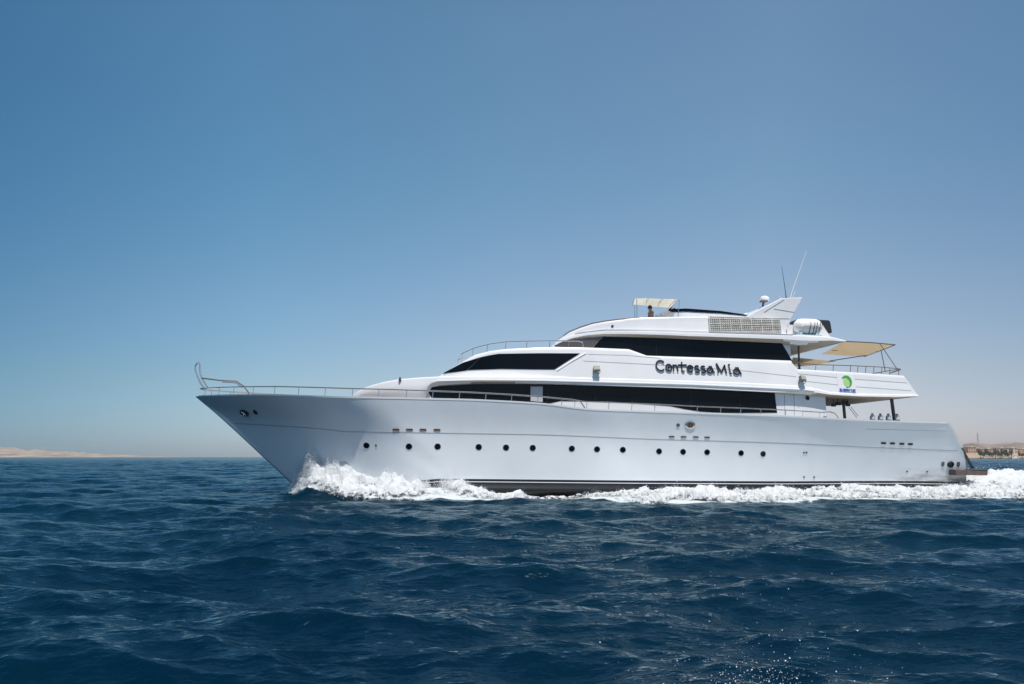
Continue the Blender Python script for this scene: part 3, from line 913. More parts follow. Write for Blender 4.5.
for ch, a, b in text_px:
    u0, u1 = 640 + a / 8.53 - 0.35, 640 + b / 8.53 + 0.35
    base = lambda u: 370.4 + (u - 656) * (374.4 - 370.4) / 85
    x0, _, z0 = PS(u0, base(u0), sideB); x1, _, z1 = PS(u1, base(u1), sideB)
    Hh = 0.50
    wd = x1 - x0
    m_ = MB()
    def place(gx, gz, front, x0=x0, z0=z0, z1=z1, wd=wd):
        x = x0 + gx * wd; z = z0 + (z1 - z0) * gx + gz * Hh
        return (x, -sideB(x, z) - (0.065 if front else 0.028), z)
    asp = wd / Hh
    for s_ in glyph(ch):
        if s_[0] == 'd':
            cx, cy, r_ = s_[1]
            c_ = [(cx + r_ / asp * math.cos(R(k * 30)), cy + r_ * math.sin(R(k * 30))) for k in range(12)]
            f_ = [place(*q_, 1) for q_ in c_]; k_ = [place(*q_, 0) for q_ in c_]
            m_.add(f_, [list(range(12))], 0); m_.grid(np.array([f_ + f_[:1], k_ + k_[:1]]), 1, False)
        else:
            cl = s_[0] == 'c'
            pts = s_[1] if cl else s_
            # stroke in true proportions: widen x by aspect
            P2 = [(p_[0] * asp, p_[1]) for p_ in pts]
            stroke(m_, P2, 0.13, lambda gx, gz, fr: place(gx / asp, gz, fr), closed=cl)
    m_.build('letter', [M['letter'], M['letter_edge']], B)

# emblem board, leaf ring and small lettering
ec = PS(845.2, 381.5, sideB)
def eplace(dx, dz, off):
    x, z = ec[0] + dx, ec[2] + dz
    return (x, -sideB(x, z) - off, z)
m_ = MB()
bd = [(-0.42, -0.50), (0.52, -0.56), (0.52, 0.36), (-0.42, 0.40)]
f_ = [eplace(*q_, 0.020) for q_ in bd]; k_ = [eplace(*q_, -0.03) for q_ in bd]
m_.add(f_, [[0, 1, 2, 3]]); m_.grid(np.array([f_ + f_[:1], k_ + k_[:1]]), 0, False)
board = m_.build('emblem_board', M['white'], B)
m_ = MB()
c_ = [eplace(0.05 + 0.17 * math.cos(R(k * 15)), -0.02 + 0.24 * math.sin(R(k * 15)), 0.028) for k in range(24)]
m_.add(c_, [list(range(24))])
m_.build('emblem_leaf', M['pale_green'], board)
m_ = MB()
ring = []
for k in range(25):
    a = R(150 - k * 255 / 24)
    t = k / 24
    w = 0.03 + 0.13 * math.sin(math.pi * min(1, t * 1.15)) ** 0.8 * (1 if t < 0.87 else 0.6)
    ro = 0.31
    ring.append([eplace(0.06 + ro * 0.92 * math.cos(a), ro * math.sin(a), 0.034), eplace(0.06 + (ro - w) * 0.92 * math.cos(a), (ro - w) * math.sin(a), 0.034)])
m_.grid(np.array(ring), 0, False)
m_.build('emblem_ring', M['green'], board, fix=False)
fc = bpy.data.curves.new('emblem_lettering', 'FONT')
fc.body = 'SEA SERPENT FLEET'
fc.size = 0.20
fc.align_x = 'CENTER'; fc.align_y = 'CENTER'
fc.extrude = 0.004
fc.offset = 0.008
fo = bpy.data.objects.new('tmp', fc); COL.objects.link(fo)
bpy.context.view_layer.update()
me = bpy.data.meshes.new_from_object(fo)
bpy.data.objects.remove(fo)
xsz = [v.co.x for v in me.vertices]; sc_ = 0.86 / (max(xsz) - min(xsz)); 
for v in me.vertices:
    dx, dz = v.co.x * sc_, v.co.y * 1.0
    off = 0.028 + v.co.z
    v.co = eplace(0.06 + dx, -0.46 + dz - 0.05 * dx, off)
me.name = 'emblem_lettering'; me.materials.clear(); me.materials.append(M['blue'])
lo = bpy.data.objects.new('emblem_lettering', me); COL.objects.link(lo); lo.parent = board

# floodlights
def floodlight(u, v, flip):
    c, nn = on_surface(u, v, sideB, 0.20)
    rot = Matrix.Rotation(R(-25), 3, 'X') @ Matrix.Rotation(R(12 if flip else -8), 3, 'Z')
    m_ = MB()
    m_.box(c, (0.30, 0.16, 0.24), 0, rot)
    m_.box(c + rot @ Vector((0, -0.085, 0)), (0.25, 0.02, 0.19), 1, rot)
    m_.box(c + rot @ Vector((0, 0.10, 0.03)), (0.16, 0.06, 0.14), 0, rot)
    for k in (-1, 1):
        m_.tube([c + Vector((k * 0.17, 0, 0.0)), c + Vector((k * 0.17, 0.03, -0.2)), c + Vector((k * 0.10, 0.18, -0.26))], 0.016, n=5)
    fl = m_.build('floodlight', [M['lamp_grey'], M['lens']], B)
floodlight(595.6, 369.6, False)
floodlight(800.6, 379.4, True)

# ------------------------------------------------------------------ railings
def railing(name, top, base, posts, side, parent, r=0.022, mid=True, mt='steel', inset=0.07, pr=0.017, join='fore'):
    """top/base: px polylines of the rail and of its foot; posts: px u positions"""
    s2 = lambda x, z: max(side(x, z) - inset, 0.02)
    q = [PS(u, v, s2) for u, v in top]
    if join is None:
        for sg in (1, -1):
            m_ = MB(); m_.tube([(a, b * sg, c) for a, b, c in q], r, n=6)
            rl = m_.build(name, M[mt], parent)
            if sg == 1: rail = rl
            else: rail2 = rl
    else:
        fore = q[::-1] if join == 'fore' else q
        m_ = MB(); m_.tube([(a, b, c) for a, b, c in fore] + [(a, -b, c) for a, b, c in fore[::-1]], r, n=6)
        rail = rail2 = m_.build(name, M[mt], parent)
    for u in posts:
        a = PS(u, lerp_px(top, u), s2); b = PS(u - 0.6, lerp_px(base, u), s2)
        for sg in (1, -1):
            m_ = MB(); m_.tube([(a[0], a[1] * sg, a[2]), (b[0], b[1] * sg, b[2] - 0.03)], pr, n=5)
            m_.build('post', M[mt], rail if sg == 1 else rail2)
    return rail
sheer_side = lambda x, z: float(b_sheer(x))
base_sh = sheer_px
bow_top = [(200.3, 388.6), (219, 387.6), (245, 386.8), (276.5, 386.6), (310, 387.3), (352.7, 388.6), (390, 389.5), (427.6, 390.8), (470, 392.3), (511.8, 394.6), (545, 397.0), (572, 399.6), (580, 401.0), (585, 408.4)]
railing('bow_railing', bow_top, base_sh, [205.4, 219.4, 234, 253.6, 275, 299, 325.5, 352.7, 379, 406.8, 433, 459.7, 486, 511.8, 538, 562], sheer_side, yacht, r=0.032)
side_top = [(560, 398.6), (585, 401.6), (610, 402.6), (633, 403.4), (665, 404.6), (698, 406.4), (740, 408), (776, 409.6), (800, 411), (824, 412.5)]
railing('side_railing', side_top, base_sh, [575, 587, 609, 632, 655, 697.5, 721, 741, 761, 786, 803, 820], sheer_side, yacht, r=0.024, join=None)
roof_top = [(462, 353.8), (475, 348.0), (490, 344.2), (506, 342.0), (527, 341.3), (550, 341.0), (578, 340.9), (582.5, 342.2), (583.5, 347.4)]
roof_base = [(455, 365.6), (462, 361.6), (475, 354.4), (490, 350.4), (506, 348.4), (545, 347), (583, 347)]
railing('roof_railing', roof_top, roof_base, [462.4, 473, 487.5, 506, 527, 550, 569], sideB, yacht, inset=0.12, r=0.026)
up_top = [(797, 362.6), (816, 364.6), (850.7, 365.6), (880, 367), (900, 368.8)]
up_base = [(797, 369.4), (816, 370.2), (860, 372.8), (904, 375.7)]
railing('aft_railing', up_top, up_base, [816, 833.5, 850.7, 858, 866, 874, 882, 890, 899], sideB, yacht, inset=0.10, r=0.022, mt='wood_rail', join='aft')
# boat-boarding rails on the aft main deck
for sg in (1, -1):
    for pts_, yy, rr_ in ([(824, 412.2), (830, 411.8), (835, 413.5), (838.5, 418)], 3.0, 0.022), ([(849, 407.5), (856.8, 417.6)], 2.2, 0.016), ([(851, 407), (858, 416)], 2.2, 0.016):
        m_ = MB(); m_.tube([(a, b * sg, c) for a, b, c in [PS(u, v, lambda x, z: yy) for u, v in pts_]], rr_, n=6)
        m_.build('stair_handrail', M['steel'], yacht)

# bow pulpit: twin curved uprights with a braced frame
m_ = MB()
xp = lambda u, v, y: (P(u, v, y)[0], y, P(u, v, y)[1])
for y, dx in ((-0.28, 0), (0.28, 0)):
    loop = [(204.2, 388.4), (200, 382.5), (197, 375.4), (195.4, 370), (195.3, 366.5), (196.6, 363.4), (198.6, 362.2), (199.8, 364), (200, 369), (200.3, 374), (202.4, 379.5), (208.2, 388.6)]
    m_.tube([xp(u + dx, v, y) for u, v in loop], 0.034, n=6)
for v_ in (364, 371, 378.5, 384):
    u_ = {364: 198, 371: 195.6, 378.5: 198.4, 384: 201.5}[v_]
    m_.tube([xp(u_, v_, -0.28), xp(u_, v_, 0.28)], 0.026, n=6)
pulpit = m_.build('bow_pulpit', M['steel'], yacht)
m_ = MB()
for y in (-0.5, 0.5):
    yy = y
    m_.tube([xp(201.5, 378, yy * 0.56), xp(220, 380.4, yy), xp(236.2, 381.2, yy), (xp(243.8, 386.4, yy)), xp(249.5, 394, yy)], 0.036, n=6)
    m_.tube([xp(222, 382, yy), xp(236, 383, yy), xp(243, 388, yy)], 0.02, n=5)
m_.build('pulpit_brace', M['wood_rail'], pulpit)

# ------------------------------------------------------------------ upper aft deck: posts, awning, frame
def post(a, b, y, r, mt, name='post', parent=None):
    xa_, za_ = P(*a, y); xb2, zb2 = P(*b, y)
    m_ = MB(); m_.tube([(xa_, y, za_), (xb2, y, zb2)], r, n=10)
    m_.lathe([(r * 1.9, 0), (r * 1.9, 0.03), (r, 0.05)], (xb2, y, zb2 - 0.01), n=12)
    return m_.build(name, M[mt], parent or yacht)
post((798.5, 345.5), (799.2, 369), -2.4, 0.05, 'post', 'awning_post')
post((843.2, 400), (845.3, 424), -1.9, 0.075, 'post', 'deck_post')
post((891.5, 398.6), (895, 425), -2.6, 0.085, 'post', 'deck_post')
# awnings: sheets stretched level with the roof, seen from below
ZAW = P(852, 340.2, -2.7)[1]
def to_level(u, v, z):
    d = sight(u, v); s = (z - _o.z) / d.z
    q = _o + d * s
    return (q.x, q.y)
def sheet(name, px, z, mt, parent, sag=0.10, n=9, th=0.012):
    c4 = [np.array(to_level(u, v, z)) for u, v in px]      # near-fore, near-aft, far-aft, far-fore
    G = []
    for i in range(n):
        a = i / (n - 1)
        row = []
        for j in range(n):
            b = j / (n - 1)
            p_ = (c4[0] * (1 - a) + c4[1] * a) * (1 - b) + (c4[3] * (1 - a) + c4[2] * a) * b
            row.append((p_[0], p_[1], z - sag * (math.sin(math.pi * a) * math.sin(math.pi * b)) + 0.02 * math.sin(9 * a) * math.sin(7 * b)))
        G.append(row)
    G = np.array(G)
    m_ = MB(); m_.grid(G, 0, True); m_.grid(G + [0, 0, th], 0, True, flip=True)
    ring = lambda g: np.concatenate([g[0], g[1:, -1], g[-1][::-1][1:], g[::-1][1:, 0]])
    m_.grid(np.array([ring(G), ring(G + [0, 0, th])]), 0, False)
    return m_.build(name, M[mt], parent, auto=60), c4
aw, c4 = sheet('awning', [(845, 341.4), (895, 344.8), (864, 356.6), (822, 354.2)], ZAW, 'awning', yacht, sag=0.2)
m_ = MB()
m_.tube([(c4[0][0], c4[0][1] - 0.02, ZAW), ((c4[0][0] + c4[1][0]) / 2, (c4[0][1] + c4[1][1]) / 2 - 0.06, ZAW + 0.02), (c4[1][0], c4[1][1] - 0.02, ZAW)], 0.03, n=6)
m_.tube([(c4[1][0], c4[1][1], ZAW), ((c4[1][0] + c4[2][0]) / 2 + 0.10, (c4[1][1] + c4[2][1]) / 2, ZAW + 0.03), (c4[2][0], c4[2][1], ZAW)], 0.03, n=6)
mA, mB_ = (c4[0] * 0.45 + c4[3] * 0.55), (c4[1] * 0.5 + c4[2] * 0.5)
m_.tube([(mA[0], mA[1], ZAW - 0.09), (mB_[0], mB_[1], ZAW - 0.04)], 0.02, n=5)
m_.build('awning_frame', M['wood_rail'], aw)
aw2, d4 = sheet('awning', [(793, 357.6), (836, 361.4), (805, 366.5), (790, 366)], P(815, 360, 0.5)[1], 'awning', yacht, sag=0.05)
# struts
m_ = MB()
xt = P(879.8, 343.6, -2.5); xt2 = P(898.5, 369.4, -2.6)
m_.tube([(xt[0], -2.5, xt[1]), (xt2[0], -2.6, xt2[1] - 0.1)], 0.022, n=6)
xt = P(881, 350, -0.5); xt2 = P(885.3, 371.5, -1.2)
m_.tube([(xt[0], -0.5, xt[1]), (xt2[0], -1.2, xt2[1])], 0.022, n=6)
xt = P(899.5, 369.4, -2.6); xt2 = P(890, 373, -2.4)
m_.tube([(xt[0] + 0.08, -2.6, xt[1]), (xt2[0], -2.4, xt2[1])], 0.03, n=6)
far = P(797, 366, 2.4); farb = P(867, 355.2, 2.4)
m_.tube([(far[0], 2.4, far[1]), (farb[0], 2.4, farb[1])], 0.028, n=6)
xt = P(799.5, 369, -2.3); xt2 = P(803, 358.5, -2.3)
m_.tube([(xt[0], -2.3, xt[1]), (xt2[0], -2.3, xt2[1])], 0.02, n=5)
m_.build('awning_strut', M['wood_rail'], yacht)
# deck lights and speakers hung below the overhang
for u, v, s_ in [(838, 403.6, 0.16), (845, 403.2, 0.2), (848, 405, 0.13), (833.5, 405.2, 0.14)]:
    x, z = P(u, v, -1.8)
    m_ = MB(); m_.box((x, -1.8, z), (s_ * 1.4, s_, s_)); m_.tube([(x, -1.8, z), (x, -1.8, z + 0.3)], 0.02, n=5)
    m_.build('deck_speaker', M['dark'], yacht)
# small bag hung on the aft rail
x, y, z = PS(877.8, 371, lambda x, z: sideB(x, z) - 0.02)

# ------------------------------------------------------------------ flybridge furniture
zE = float(flE(0))
m_ = MB()
x0, z0 = P(640, 316, -0.6); x1, _ = P(668, 316, -0.6)
m_.box(((x0 + x1) / 2, -0.3, zE + 0.21), (x1 - x0, 1.2, 0.42))
m_.box((x1 - 0.1, -0.3, zE + 0.6), (0.2, 1.2, 0.5))
m_.build('flybridge_bench', M['raft'], yacht)
zb = P(655, 298.8, -1.6)[1]
bim, b4 = sheet('bimini', [(634.5, 298.6), (677, 299.4), (671, 308.2), (632.5, 304.6)], zb, 'bimini', yacht, sag=-0.16)
m_ = MB()
for k in range(4):
    a = k / 3
    p_, q_ = b4[0] * (1 - a) + b4[1] * a, b4[3] * (1 - a) + b4[2] * a
    pts = []
    for j in range(7):
        b = j / 6
        r_ = p_ * (1 - b) + q_ * b
        pts.append((r_[0], r_[1], zb + 0.16 * math.sin(math.pi * a) * math.sin(math.pi * b) - 0.02))
    m_.tube(pts, 0.018, n=5)
for c_, (tu, tv) in ((b4[0], (0.0, 0)), (b4[1], (0.6, 0)), (b4[3], (0.0, 0)), (b4[2], (0.3, 0))):
    m_.tube([(c_[0] + 0.12, c_[1], zb), (c_[0] + 0.12 - tu * 0.2, c_[1], zE + 0.3)], 0.02, n=5)
m_.tube([(b4[1][0] - 0.1, b4[1][1], zb - 0.02), (b4[1][0] - 0.8, b4[1][1], zE + 0.9)], 0.018, n=5)
m_.build('bimini_frame', M['steel'], bim)
# black bench behind the raft
x0, z0 = P(791, 319.5, -0.9); x1, z1 = P(827.5, 331, -0.9)
m_ = MB()
zt_ = z0
m_.prism([(x0, zt_ - 0.45), (x0 + 0.10, zt_ - 0.08), (x0 + 0.3, zt_), (x1 - 0.1, zt_ - 0.02), (x1, zt_ - 0.1), (x1 + 0.08, zt_ - 0.7), (x0, zt_ - 0.7)], -1.25, -0.55)
bn = m_.build('bench', M['dark'], yacht)
bv = bn.modifiers.new('edge', 'BEVEL'); bv.width = 0.05; bv.segments = 3
m_ = MB()
x, z = P(788, 331, -2.4); xe_, ze_ = P(831.5, 336.4, -2.4)
m_.prism([(x, z + 0.35), (xe_ - 0.35, z + 0.32), (xe_, ze_ - 0.02), (xe_, ze_ - 0.25), (x, ze_ - 0.2)], -2.3, 2.3)
m_.build('roof_step', M['white'], yacht)

# life raft on its cradle
xc, zc_ = P(807.2, 326.8, -2.45)
m_ = MB()
px0, pz0 = P(794.6, 335, -2.6); px1, pz1 = P(820, 339.6, -2.6)
m_.box(((px0 + px1) / 2, -2.62, (pz0 + pz1) / 2), (px1 - px0, 0.5, abs(pz0 - pz1)))
m_.box((px0 + 0.25, -2.5, pz0 + 0.06), (0.12, 0.62, 0.16)); m_.box((px1 - 0.25, -2.5, pz0 + 0.06), (0.12, 0.62, 0.16))
m_.build('raft_cradle', M['cradle'], yacht)
raft_l = bpy.data.objects.new('life_raft', None); COL.objects.link(raft_l)
raft_l.matrix_world = BOAT @ Matrix.Translation((xc, -2.5, zc_ - 0.42))
tag(raft_l, 'white ribbed life raft canister lashed on a pale cradle behind the radar arch', 'life raft')
prof = []
Lr, Rr_ = 0.74, 0.39
for k in range(41):
    t = k / 40
    xx = -Lr + 2 * Lr * t
    e_ = (1 - abs(2 * t - 1) ** 4.5) ** 0.5
    rib = 0.014 * (1 if (k % 5) < 3 else 0)
    prof.append((max(0.001, Rr_ * e_ + (rib if 3 < k < 37 else 0)), xx))
m_ = MB(); m_.lathe(prof, (0, 0, 0.42), axis='X', n=28)
m_.grid(np.array([[(-Lr, -Rr_ - 0.02, 0.40), (Lr, -Rr_ - 0.02, 0.40)], [(-Lr, -Rr_ - 0.02, 0.44), (Lr, -Rr_ - 0.02, 0.44)]]) * [0.85, 1.0, 1.0], 0, False)
m_.build('canister', M['raft'], raft_l)
for xx in (-0.05, 0.16, 0.30, 0.47):
    m_ = MB()
    rr_ = Rr_ + 0.022
    m_.tube([(xx + 0.03 * math.sin(3 * a), rr_ * math.cos(a), 0.42 + rr_ * math.sin(a)) for a in np.linspace(R(150), R(250), 16)], 0.014, n=5)
    m_.build('strap', M['dark'], raft_l)

# ------------------------------------------------------------------ dive tanks standing on the aft main deck
zdeck = floor_main(P(884, 420, -2.7)[0])
TK = 1.35
zbench = P(884, 413.4, -2.72)[1] - 0.755 * TK
m_ = MB()
xa_, _ = P(868, 420, -2.75); xb2, _ = P(901, 420, -2.75)
hb_ = max(zbench - zdeck, 0.06)
m_.box(((xa_ + xb2) / 2, -2.70, zbench - hb_ / 2), (xb2 - xa_, 0.5, hb_))
m_.build('tank_bench', M['shade_white'], yacht)
def tank():
    t = bpy.data.objects.new('dive_tank', None); COL.objects.link(t)
    m_ = MB(); m_.lathe([(0.001, 0), (0.085, 0.0), (0.095, 0.02), (0.095, 0.56), (0.001, 0.565)], (0, 0, 0), n=18); m_.build('cylinder', M['tank'], t)
    m_ = MB(); m_.lathe([(0.096, 0.52), (0.096, 0.60), (0.085, 0.65), (0.05, 0.69), (0.028, 0.70), (0.001, 0.70)], (0, 0, 0), n=18); m_.build('shoulder', M['tank_top'], t)
    m_ = MB(); m_.tube([(0, 0, 0.69), (0, 0, 0.735)], 0.026); m_.tube([(-0.045, 0, 0.728), (0.045, 0, 0.728)], 0.018); m_.lathe([(0.03, 0.735), (0.03, 0.75), (0.001, 0.753)], (0, 0, 0), n=10); m_.build('valve', M['lamp_grey'], t)
    return t
tank0 = tank()
lab = ['grey dive tank on the aft deck farthest forward, clear of the row', 'second dive tank on the aft deck counting from the bow side', 'third dive tank from the bow, just ahead of the overhang post', 'grey dive tank on the aft deck beside the dark overhang post']
for i, u in enumerate([872.6, 880.6, 888.5, 897.2]):
    if i == 0: t = tank0
    else:
        t = tank0.copy(); COL.objects.link(t)
        for ch in list(tank0.children):
            c_ = ch.copy(); COL.objects.link(c_); c_.parent = t
    t.matrix_world = BOAT @ Matrix.Translation((P(u, 420, -2.72)[0], -2.72, zbench)) @ Matrix.Diagonal((TK, TK, TK, 1))
    tag(t, lab[i], 'dive tank', 'dive tanks lined up on the aft main deck')

# ------------------------------------------------------------------ the person under the bimini
def skin_body(name, joints, edges, radii, material, parent, sub=2):
    me = bpy.data.meshes.new(name)
    me.from_pydata(joints, edges, [])
    ob = bpy.data.objects.new(name, me); COL.objects.link(ob)
    sk = ob.modifiers.new('skin', 'SKIN'); sk.use_smooth_shade = True
    for i, r_ in enumerate(radii):
        me.skin_vertices[0].data[i].radius = (r_, r_) if not isinstance(r_, tuple) else r_
    me.skin_vertices[0].data[0].use_root = True
    s = ob.modifiers.new('sub', 'SUBSURF'); s.levels = sub; s.render_levels = sub
    bpy.context.view_layer.update()
    dg = bpy.context.evaluated_depsgraph_get()
    m2 = bpy.data.meshes.new_from_object(ob.evaluated_get(dg))
    bpy.data.objects.remove(ob)
    o2 = bpy.data.objects.new(name, m2); COL.objects.link(o2)
    m2.materials.clear(); m2.materials.append(material)
    for p in m2.polygons: p.use_smooth = True
    if parent: o2.parent = parent
    return o2
# seated, facing forward (-x); pelvis at origin height of the seat
J = [(0, 0, 0.10), (0.05, 0, 0.28), (0.07, 0, 0.46), (0.05, 0, 0.56), (0.03, 0, 0.64), (0.0, 0, 0.76), (-0.02, 0, 0.84),
     (0.06, -0.17, 0.52), (0.02, -0.25, 0.30), (-0.20, -0.22, 0.17), (-0.30, -0.20, 0.15),
     (0.06, 0.17, 0.52), (0.02, 0.25, 0.30), (-0.20, 0.22, 0.17), (-0.30, 0.20, 0.15),
     (-0.10, -0.10, 0.09), (-0.46, -0.13, 0.10), (-0.52, -0.13, -0.32), (-0.62, -0.13, -0.37),
     (-0.10, 0.10, 0.09), (-0.46, 0.13, 0.10), (-0.52, 0.13, -0.32), (-0.62, 0.13, -0.37)]
E_ = [(0, 1), (1, 2), (2, 3), (3, 4), (4, 5), (5, 6), (3, 7), (7, 8), (8, 9), (9, 10), (3, 11), (11, 12), (12, 13), (13, 14), (0, 15), (15, 16), (16, 17), (17, 18), (0, 19), (19, 20), (20, 21), (21, 22)]
Rd = [0.14, 0.135, 0.16, 0.12, 0.06, 0.098, 0.075, 0.07, 0.05, 0.038, 0.03, 0.07, 0.05, 0.038, 0.03, 0.09, 0.065, 0.05, 0.035, 0.09, 0.065, 0.05, 0.035]
man = skin_body('person', J, E_, Rd, M['skin'], None)
hx, hz = P(649.3, 308.8, -0.55)
seat_z = hz - 0.72
man.matrix_world = BOAT @ Matrix.Translation((hx + 0.02, -0.55, seat_z))
tag(man, 'person with short dark hair in a brown shirt sitting under the white bimini', 'person')
m_ = MB()
pr_ = [(0.001, 0.125), (0.06, 0.115), (0.10, 0.07), (0.118, 0.0), (0.112, -0.05), (0.09, -0.07)]
m_.lathe(pr_, (0.02, 0, 0.79), n=18); hair = m_.build('hair', M['hair'], man)
m_ = MB()
for sg in (-1, 1): m_.lathe([(0.001, -0.012), (0.012, 0), (0.001, 0.012)], (-0.105, sg * 0.035, 0.775), n=8)
m_.build('eye', M['dark'], man)
m_ = MB(); m_.add([(-0.10, -0.016, 0.74), (-0.10, 0.016, 0.74), (-0.135, 0, 0.745), (-0.102, 0, 0.785)], [[0, 1, 2], [0, 2, 3], [1, 3, 2]]); m_.build('nose', M['skin'], man)
shirt = skin_body('shirt', [J[0], J[1], J[2], J[3], J[7], (0.03, -0.23, 0.38), J[11], (0.03, 0.23, 0.38)], [(0, 1), (1, 2), (2, 3), (3, 4), (4, 5), (3, 6), (6, 7)], [0.155, 0.155, 0.175, 0.132, 0.085, 0.068, 0.085, 0.068], M['shirt'], man)
shorts = skin_body('shorts', [(0, 0, 0.09), J[15], (-0.34, -0.125, 0.10), J[19], (-0.34, 0.125, 0.10)], [(0, 1), (1, 2), (0, 3), (3, 4)], [0.16, 0.105, 0.088, 0.105, 0.088], M['shorts'], man)

# ------------------------------------------------------------------ the sea
def world_to_boat_xy(X, Y):
    dx, dy = X - mid.x, Y - mid.y
    c, s = math.cos(YAW), math.sin(YAW)
    return dx * c + dy * s, -dx * s + dy * c
def boat_to_world_xy(x, y):
    c, s = math.cos(YAW), math.sin(YAW)
    return mid.x + x * c - y * s, mid.y + x * s + y * c
wr = np.random.default_rng(21)
NW = 150
lam = np.exp(np.linspace(np.log(0.14), np.log(8.5), NW)) * wr.uniform(0.93, 1.07, NW)
ddir = R(264) + wr.normal(0, 0.54, NW) * (1.15 - 0.35 * np.linspace(0, 1, NW))
kx, ky = np.cos(ddir) * 2 * np.pi / lam, np.sin(ddir) * 2 * np.pi / lam
STEEP = 0.028
amp = STEEP * lam / (2 * np.pi) * np.where(lam > 3.0, (3.0 / lam) ** 0.45, 1.0) * np.interp(lam, [0.14, 0.35, 0.5, 1.2, 1.8, 2.6, 9], [0.75, 0.95, 1.15, 1.12, 1.0, 0.98, 1.05]) * wr.uniform(0.6, 1.4, NW)
pha = wr.uniform(0, 2 * np.pi, NW)
def sea(X, Y, cell, chop=0.9):
    X = X.astype(np.float32); Y = Y.astype(np.float32)
    gust = np.clip(0.98 + 0.35 * fbm(X / 19 + 3, Y / 27, 3), 0.55, 1.5).astype(np.float32)
    dx = np.zeros_like(X); dy = np.zeros_like(X); dz = np.zeros_like(X)
    for i in range(NW):
        w = np.clip((lam[i] / cell - 2.2) / 2.5, 0, 1).astype(np.float32)
        if w.max() <= 0: continue
        p = kx[i] * X + ky[i] * Y + pha[i]
        a = np.float32(amp[i]) * w * (gust if lam[i] < 3 else 1)
        s = np.sin(p); c = np.cos(p)
        dz += a * c
        dx -= a * s * np.float32(kx[i] * lam[i] / (2 * np.pi) * chop)
        dy -= a * s * np.float32(ky[i] * lam[i] / (2 * np.pi) * chop)
    return dx, dy, dz

# bow wave and wake: height over the calm sea and foam cover, in the yacht's frame
XFOOT = float(stem_x(0.0))
def bx(u): return P(u, 490, -2.0)[0]
ridge_px = [(280, 0.0), (287, 0.35), (293, 0.9), (299, 1.75), (310, 1.85), (322, 1.40), (340, 1.08), (360, 0.82), (380, 0.70), (400, 0.64), (420, 0.76), (438, 0.84), (452, 0.52), (474, 0.22), (505, 0.10), (520, 0.028), (570, 0.028), (592, 0.07), (620, 0.15), (660, 0.20), (750, 0.18), (900, 0.18), (960, 0.30), (1000, 0.5), (1100, 0.55), (1400, 0.4)]
RX = np.array([bx(u) for u, _ in ridge_px]); RH = np.array([h for _, h in ridge_px])
off_px = [(280, 0.3), (310, 1.5), (360, 1.5), (440, 1.4), (500, 1.3), (525, 0.9), (560, 1.6), (600, 4.4), (650, 5.4), (700, 5.0), (760, 4.4), (900, 4.3), (1000, 5.0), (1400, 7)]
OX = np.array([bx(u) for u, _ in off_px]); OH = np.array([h for _, h in off_px])      # distance of the crest from the hull
wid_px = [(280, 0.7), (310, 1.5), (360, 1.5), (440, 1.5), (490, 1.2), (525, 0.5), (565, 0.6), (600, 1.9), (650, 3.5), (700, 3.3), (760, 3.0), (900, 3.0), (1000, 3.6), (1400, 5)]
WX = np.array([bx(u) for u, _ in wid_px]); WH = np.array([h for _, h in wid_px])
XT = float(end_x(0.2))
def half_w(x):
    b = b_wl(x)
    return np.where(x > XT, np.maximum(2.9 - (x - XT) * 0.05, 0.0), b)
def ship_wave(x, y):
    """smooth swell raised by the hull, foam cover 0..1"""
    ay = np.abs(y)
    d = ay - half_w(x)
    h = np.interp(x, RX, RH, left=0, right=0.3)
    o = np.interp(x, OX, OH); w = np.interp(x, WX, WH)
    g = np.exp(-((d - o * 0.7) / w) ** 2)
    z = h * 0.55 * g
    z = z - 0.22 * np.exp(-((x - bx(548)) / 2.2) ** 2 - (np.maximum(d, 0) / 2.2) ** 2)
    z += -0.10 * np.exp(-((d - o - 2.2 * w) / (1.4 * w)) ** 2) * (h > 0.05)
    cover = np.exp(-(np.maximum(np.abs(d - o * 0.6) - w * 0.75, 0) / (0.42 * w)) ** 2) * np.clip(h / 0.06, 0, 1)
    cover = np.where((x < XFOOT - 0.4), 0, cover)
    # stern wash between the two arms
    st = np.clip((x - XT + 0.3) / 1.2, 0, 1)
    inw = np.exp(-np.maximum(ay - 2.6, 0) ** 2 / 0.8)
    z = z + st * inw * 0.45 * np.exp(-((x - XT - 5) / 6.5) ** 2)
    cover = np.maximum(cover, st * np.exp(-np.maximum(ay - 3.5, 0) ** 2 / 2.5) * np.exp(-np.maximum(x - XT - 18, 0) / 30))
    return z, cover

fine = R(50)
az_f = np.linspace(-fine, fine, 720)
az_c = np.linspace(fine, 2 * math.pi - fine, 70)[1:-1]
az = np.concatenate([az_f, az_c])
rad = [0.6]
while rad[-1] < 6000:
    r_ = rad[-1]
    st_ = 0.0055 * r_ if r_ < 100 else (0.55 if r_ < 250 else 0.55 * (r_ / 250) ** 1.7)
    if r_ < 3.5: st_ = 0.05 * r_
    rad.append(r_ + st_)
rad = np.array(rad)
AZ, RA = np.meshgrid(az, rad)
X0, Y0 = np.sin(AZ) * RA, np.cos(AZ) * RA
dr = np.gradient(rad)[:, None] * np.ones_like(AZ)
da = np.concatenate([np.full(len(az_f), az_f[1] - az_f[0]), np.full(len(az_c), 0.08)])[None, :] * RA
cell = np.maximum(np.minimum(dr, 0.9 * np.sqrt(RA)) * 0.7, da).astype(np.float32)
dx, dy, dz = sea(X0, Y0, cell)
bxx, byy = world_to_boat_xy(X0, Y0)
sz, cover = ship_wave(bxx, byy)
near = np.hypot(bxx, byy) < 150
sz = np.where(near, sz, 0); cover = np.where(near, cover, 0)
Zw = dz * (1 - 0.35 * np.clip(cover, 0, 1)) + sz
